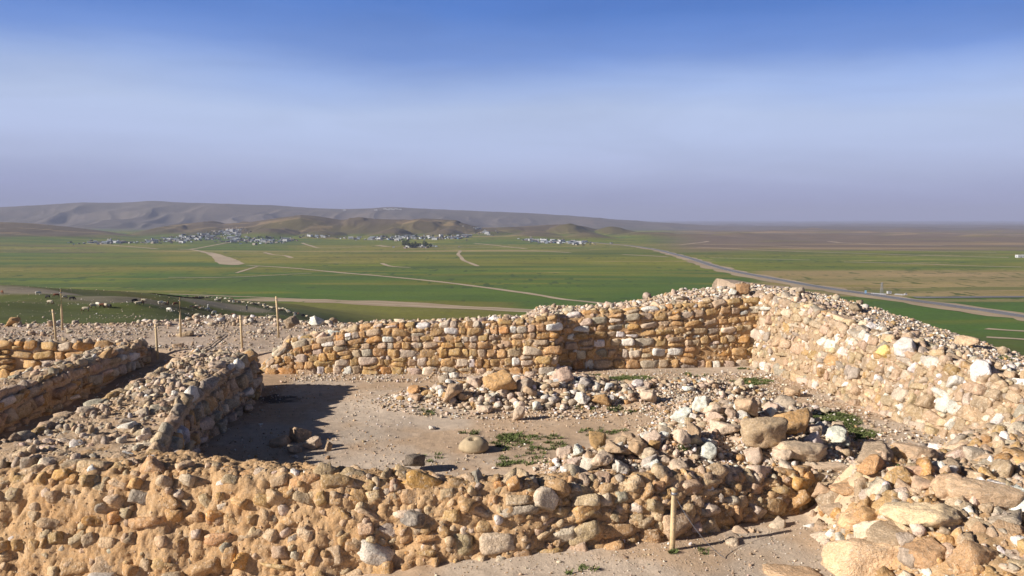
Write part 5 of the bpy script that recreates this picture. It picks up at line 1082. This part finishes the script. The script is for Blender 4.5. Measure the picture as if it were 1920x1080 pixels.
for i, (u, k, s_) in enumerate([(758, 0, 1.05), (764, 0, 1.1), (768, 1, .8), (773, 1, .9), (778, 0, .85), (783, 2, 1), (787, 1, .8), (796, 0, .95), (799, 1, 1.0), (807, 2, .9)]):
    lab = {0: 'large dark tree at the left end of the grove on the plain', 9: 'small dark tree standing apart at the right end of the grove'}.get(i, 'dark tree in the grove on the plain, between its two ends'); tree(u, 464.5 + .3 * (i % 2), k, s_, lab, None if i in (0, 9) else 'trees within the grove')
for cx, cy, sx, n, where in [(490, 450, 22, 10, 'among the lower houses of the big hillside village'), (790, 446, 45, 12, 'among the houses of the central village'), (360, 447, 18, 5, 'among the houses in the left half of the big village')]:
    for i in range(n): tree(cx + r3.normal(0, sx), cy + r3.normal(0, 1.5), int(r3.integers(1, 3)), .75, 'small dark tree ' + where, 'trees ' + where)

# ------------------------------------------------------------------ roadside things
def pylon(u, v, top):
    q = hit(u, v, 200); h = (v - top) / FPX * q[1] * 1.02; t = ob('pylon', None, None, q); tag(t, 'grey lattice power pylon standing beyond the road', 'pylon'); m = MB(); w = h * .11
    for sx in (-1, 1):
        for sy in (-1, 1): m.tube([(sx * w, sy * w, -.3), (sx * w * .35, sy * w * .35, h)], .09, 5)
    for k in range(7):
        z0, z1 = h * k / 7, h * (k + 1) / 7; a0, a1 = w * (1 - .65 * k / 7), w * (1 - .65 * (k + 1) / 7)
        for sy in (-1, 1): m.tube([(-a0, sy * a0, z0), (a1, sy * a1, z1)], .05, 4); m.tube([(sy * a0, -a0, z0), (sy * a1, a1, z1)], .05, 4)
    ob('mast', m.mesh('mast', [M_METAL]), t)
    for z in (.72, .86, .97): c = MB(); c.tube([(-h * .16, 0, h * z), (h * .16, 0, h * z)], .08, 5); ob('crossarm', c.mesh('crossarm', [M_METAL]), t)
pylon(1653, 552, 530)
M_BLUE = plain('blue_panel', (.25, .42, .58), .5)
def signboard(u, v):
    q = hit(u, v, 200); t = ob('road_sign', None, None, q); tag(t, 'pale blue upright roadside board beside the road', 'sign')
    m = MB(); m.box((0, 0, 1.35), (1.3, .14, 1.9)); ob('panel', m.mesh('panel', [M_BLUE]), t)
    for s_ in (-.45, .45): c = MB(); c.tube([(s_, .12, -.3), (s_, .12, 2.1)], .05, 6); ob('leg', c.mesh('leg', [M_METAL]), t)
signboard(1623, 551)
def container(u, v, L, Hh, label):
    q = hit(u, v, 200); t = ob('cabin', None, None, q); tag(t, label, 'cabin'); m = MB(); m.box((0, 0, Hh / 2 + .1), (L, 1.6, Hh)); ob('body', m.mesh('body', [M_W]), t)
    m = MB(); m.box((0, 0, Hh + .16), (L + .2, 1.8, .12)); ob('roof', m.mesh('roof', [M_C]), t); m = MB(); m.box((-L * .2, -.82, 1.0), (.6, .06, 1.5)); ob('door', m.mesh('door', [M_G]), t); m = MB(); m.box((L * .22, -.82, 1.2), (.6, .06, .5)); ob('window', m.mesh('window', [M_D]), t)
container(1667, 551, 2.6, 1.7, 'small white roadside cabin right of the pylon'); container(1698, 553.5, 1.3, .9, 'tiny white box cabin by the road junction')
mb = MB(); 
for x in (0,): mb.box((0, 0, .25), (2.2, .6, .5)); mb.box((0, 0, .65), (2.1, .28, .4), 0, 0, .85)
BAR = mb.mesh('road_block', [M_W])
for i, u in enumerate([1637, 1641, 1645, 1649, 1653.5, 1658, 1681, 1685, 1689, 1693]):
    q = hit(u, 551.5 + i * .25, 200); o = ob('road_block', BAR, None, q); tag(o, 'low white concrete block in the row along the far side of the road', 'road block', 'white concrete blocks along the road')
def litter():
    pass

# ------------------------------------------------------------------ weeds and grass tufts
M_GRASS = plain('weed_green', (.105, .125, .040), .9, 3, .3)
def grass(name, label, spots, seed, n=46, h=.05, w=.005):
    r = np.random.default_rng(seed); V = []
    for (x, y, rad, dens) in spots:
        k = int(n * dens); a = r.uniform(0, 6.28, k); q = rad * np.sqrt(r.uniform(0, 1, k)); px = x + q * np.cos(a); py = y + q * np.sin(a) * .8
        z = H(px, py); la = r.uniform(0, 6.28, k); ln = r.uniform(.3, 1.2, k) * h; lx = np.cos(la) * ln * .9; ly = np.sin(la) * ln * .9; wx = -np.sin(la) * w; wy = np.cos(la) * w
        A = np.stack([px - wx, py - wy, z], 1); B = np.stack([px + wx, py + wy, z], 1); C = np.stack([px + lx * .5 + wx * 1.6, py + ly * .5 + wy * 1.6, z + ln * .6], 1); Dd = np.stack([px + lx, py + ly, z + ln * .8], 1)
        V.append(np.stack([A, B, C, Dd], 1).reshape(-1, 3))
    V = np.vstack(V); F = np.arange(len(V)).reshape(-1, 4); o = ob(name, np_mesh(name, V, F, M_GRASS, smooth=False)); tag(o, label, 'weeds', None, 'stuff')
r4 = np.random.default_rng(17); SP = []
def gs(u, v, ru, rv, n, rad=(.03, .09), dens=1.0):
    for i in range(n):
        a = r4.uniform(0, 6.28); q = math.sqrt(r4.uniform(0, 1)); p = hit(u + ru * q * math.cos(a), v + rv * q * math.sin(a)); s_ = r4.uniform(*rad); SP.append((p[0], p[1], s_, dens * (s_ / .06) ** 1.3))
gs(990, 830, 75, 18, 60); gs(1000, 862, 75, 12, 22); gs(950, 870, 14, 5, 8, (.05, .11)); gs(960, 822, 30, 8, 16, (.05, .12)); gs(1130, 812, 50, 12, 22); gs(880, 812, 14, 4, 6); gs(795, 770, 22, 10, 6); gs(800, 856, 30, 10, 8, (.03, .07)); gs(1160, 714, 45, 5, 34, (.08, .2)); gs(1190, 708, 30, 4, 18, (.08, .2))
gs(897, 718, 14, 3, 10, (.06, .14)); gs(1408, 716, 38, 6, 40, (.06, .16)); gs(1300, 704, 40, 4, 8); gs(1560, 790, 44, 16, 120, (.06, .16)); gs(1610, 815, 30, 10, 50, (.05, .13)); gs(1520, 775, 14, 6, 14); gs(1155, 768, 14, 3, 8, (.05, .11)); gs(1190, 772, 20, 3, 6); gs(1400, 690, 26, 3, 8)
gs(1105, 1068, 22, 8, 7, (.02, .05)); gs(1265, 1037, 6, 4, 3, (.03, .06)); gs(1065, 1074, 8, 3, 2, (.02, .04)); gs(1280, 838, 6, 3, 4); gs(1320, 1035, 10, 6, 3, (.02, .04)); gs(1090, 702, 40, 3, 6); gs(1420, 680, 20, 2, 5); gs(1490, 580, 50, 4, 12, (.05, .12)); gs(1890, 672, 12, 4, 5, (.05, .1)); gs(1100, 765, 20, 3, 4); gs(1680, 878, 10, 4, 4)
grass('weeds', 'low green weeds growing in small tufts on the sandy floor of the room', SP, 3, n=22, h=.045, w=.006)
# pale stones strewn over the grazing slope
def slope_stones():
    r = np.random.default_rng(8); n = 4500; u = r.uniform(-60, 660, n); D = r.uniform(90, 300, n); x = (u - CU) / FPX * D; y = D; k = fbm(x / 12, y / 12, 3, 9) > r.uniform(-.6, .7, n); x, y = x[k], y[k]; z = H(x, y)
    s = .07 + .24 * r.uniform(0, 1, len(x)) ** 4; G = np.array(GV)[r.integers(0, 8, len(x))] * s[:, None, None]; V, F, CC = merge(G, GF, None, np.stack([x, y, z], 1), pick(dict(cream=2, grey=4, tan=3, white=1), len(x), r))
    tag(ob('stones_on_slope', np_mesh('stones_on_slope', V, F, M_STONE, CC, smooth=False)), 'pale stones strewn over the grazing slope', 'stones', None, 'stuff')
slope_stones()

# ------------------------------------------------------------------ haze
def haze():
    m = MB(); z0, z1 = -75.0, 330.0; X, Y0, Y1 = 30000, -30000, 30000
    m.box((0, 0, (z0 + z1) / 2), (2 * X, Y1 - Y0, z1 - z0)); mat = bpy.data.materials.new('haze'); mat.use_nodes = True; n = mat.node_tree.nodes; n.clear()
    out = n.new('ShaderNodeOutputMaterial'); v = n.new('ShaderNodeVolumePrincipled'); v.inputs['Color'].default_value = HAZE_COL; v.inputs['Density'].default_value = HAZE_D; v.inputs['Anisotropy'].default_value = 0.0
    mat.node_tree.links.new(v.outputs[0], out.inputs['Volume']); o = ob('haze', m.mesh('haze', [mat])); tag(o, 'thin bluish haze filling the air over the plain', 'haze', None, 'stuff')
HAZE_COL = (.45, .49, .69, 1); HAZE_D = 1.0e-4
SC.cycles.volume_bounces = 1; SC.cycles.diffuse_bounces = 2
haze()
print('animals', NA[0], 'houses', NH[0])
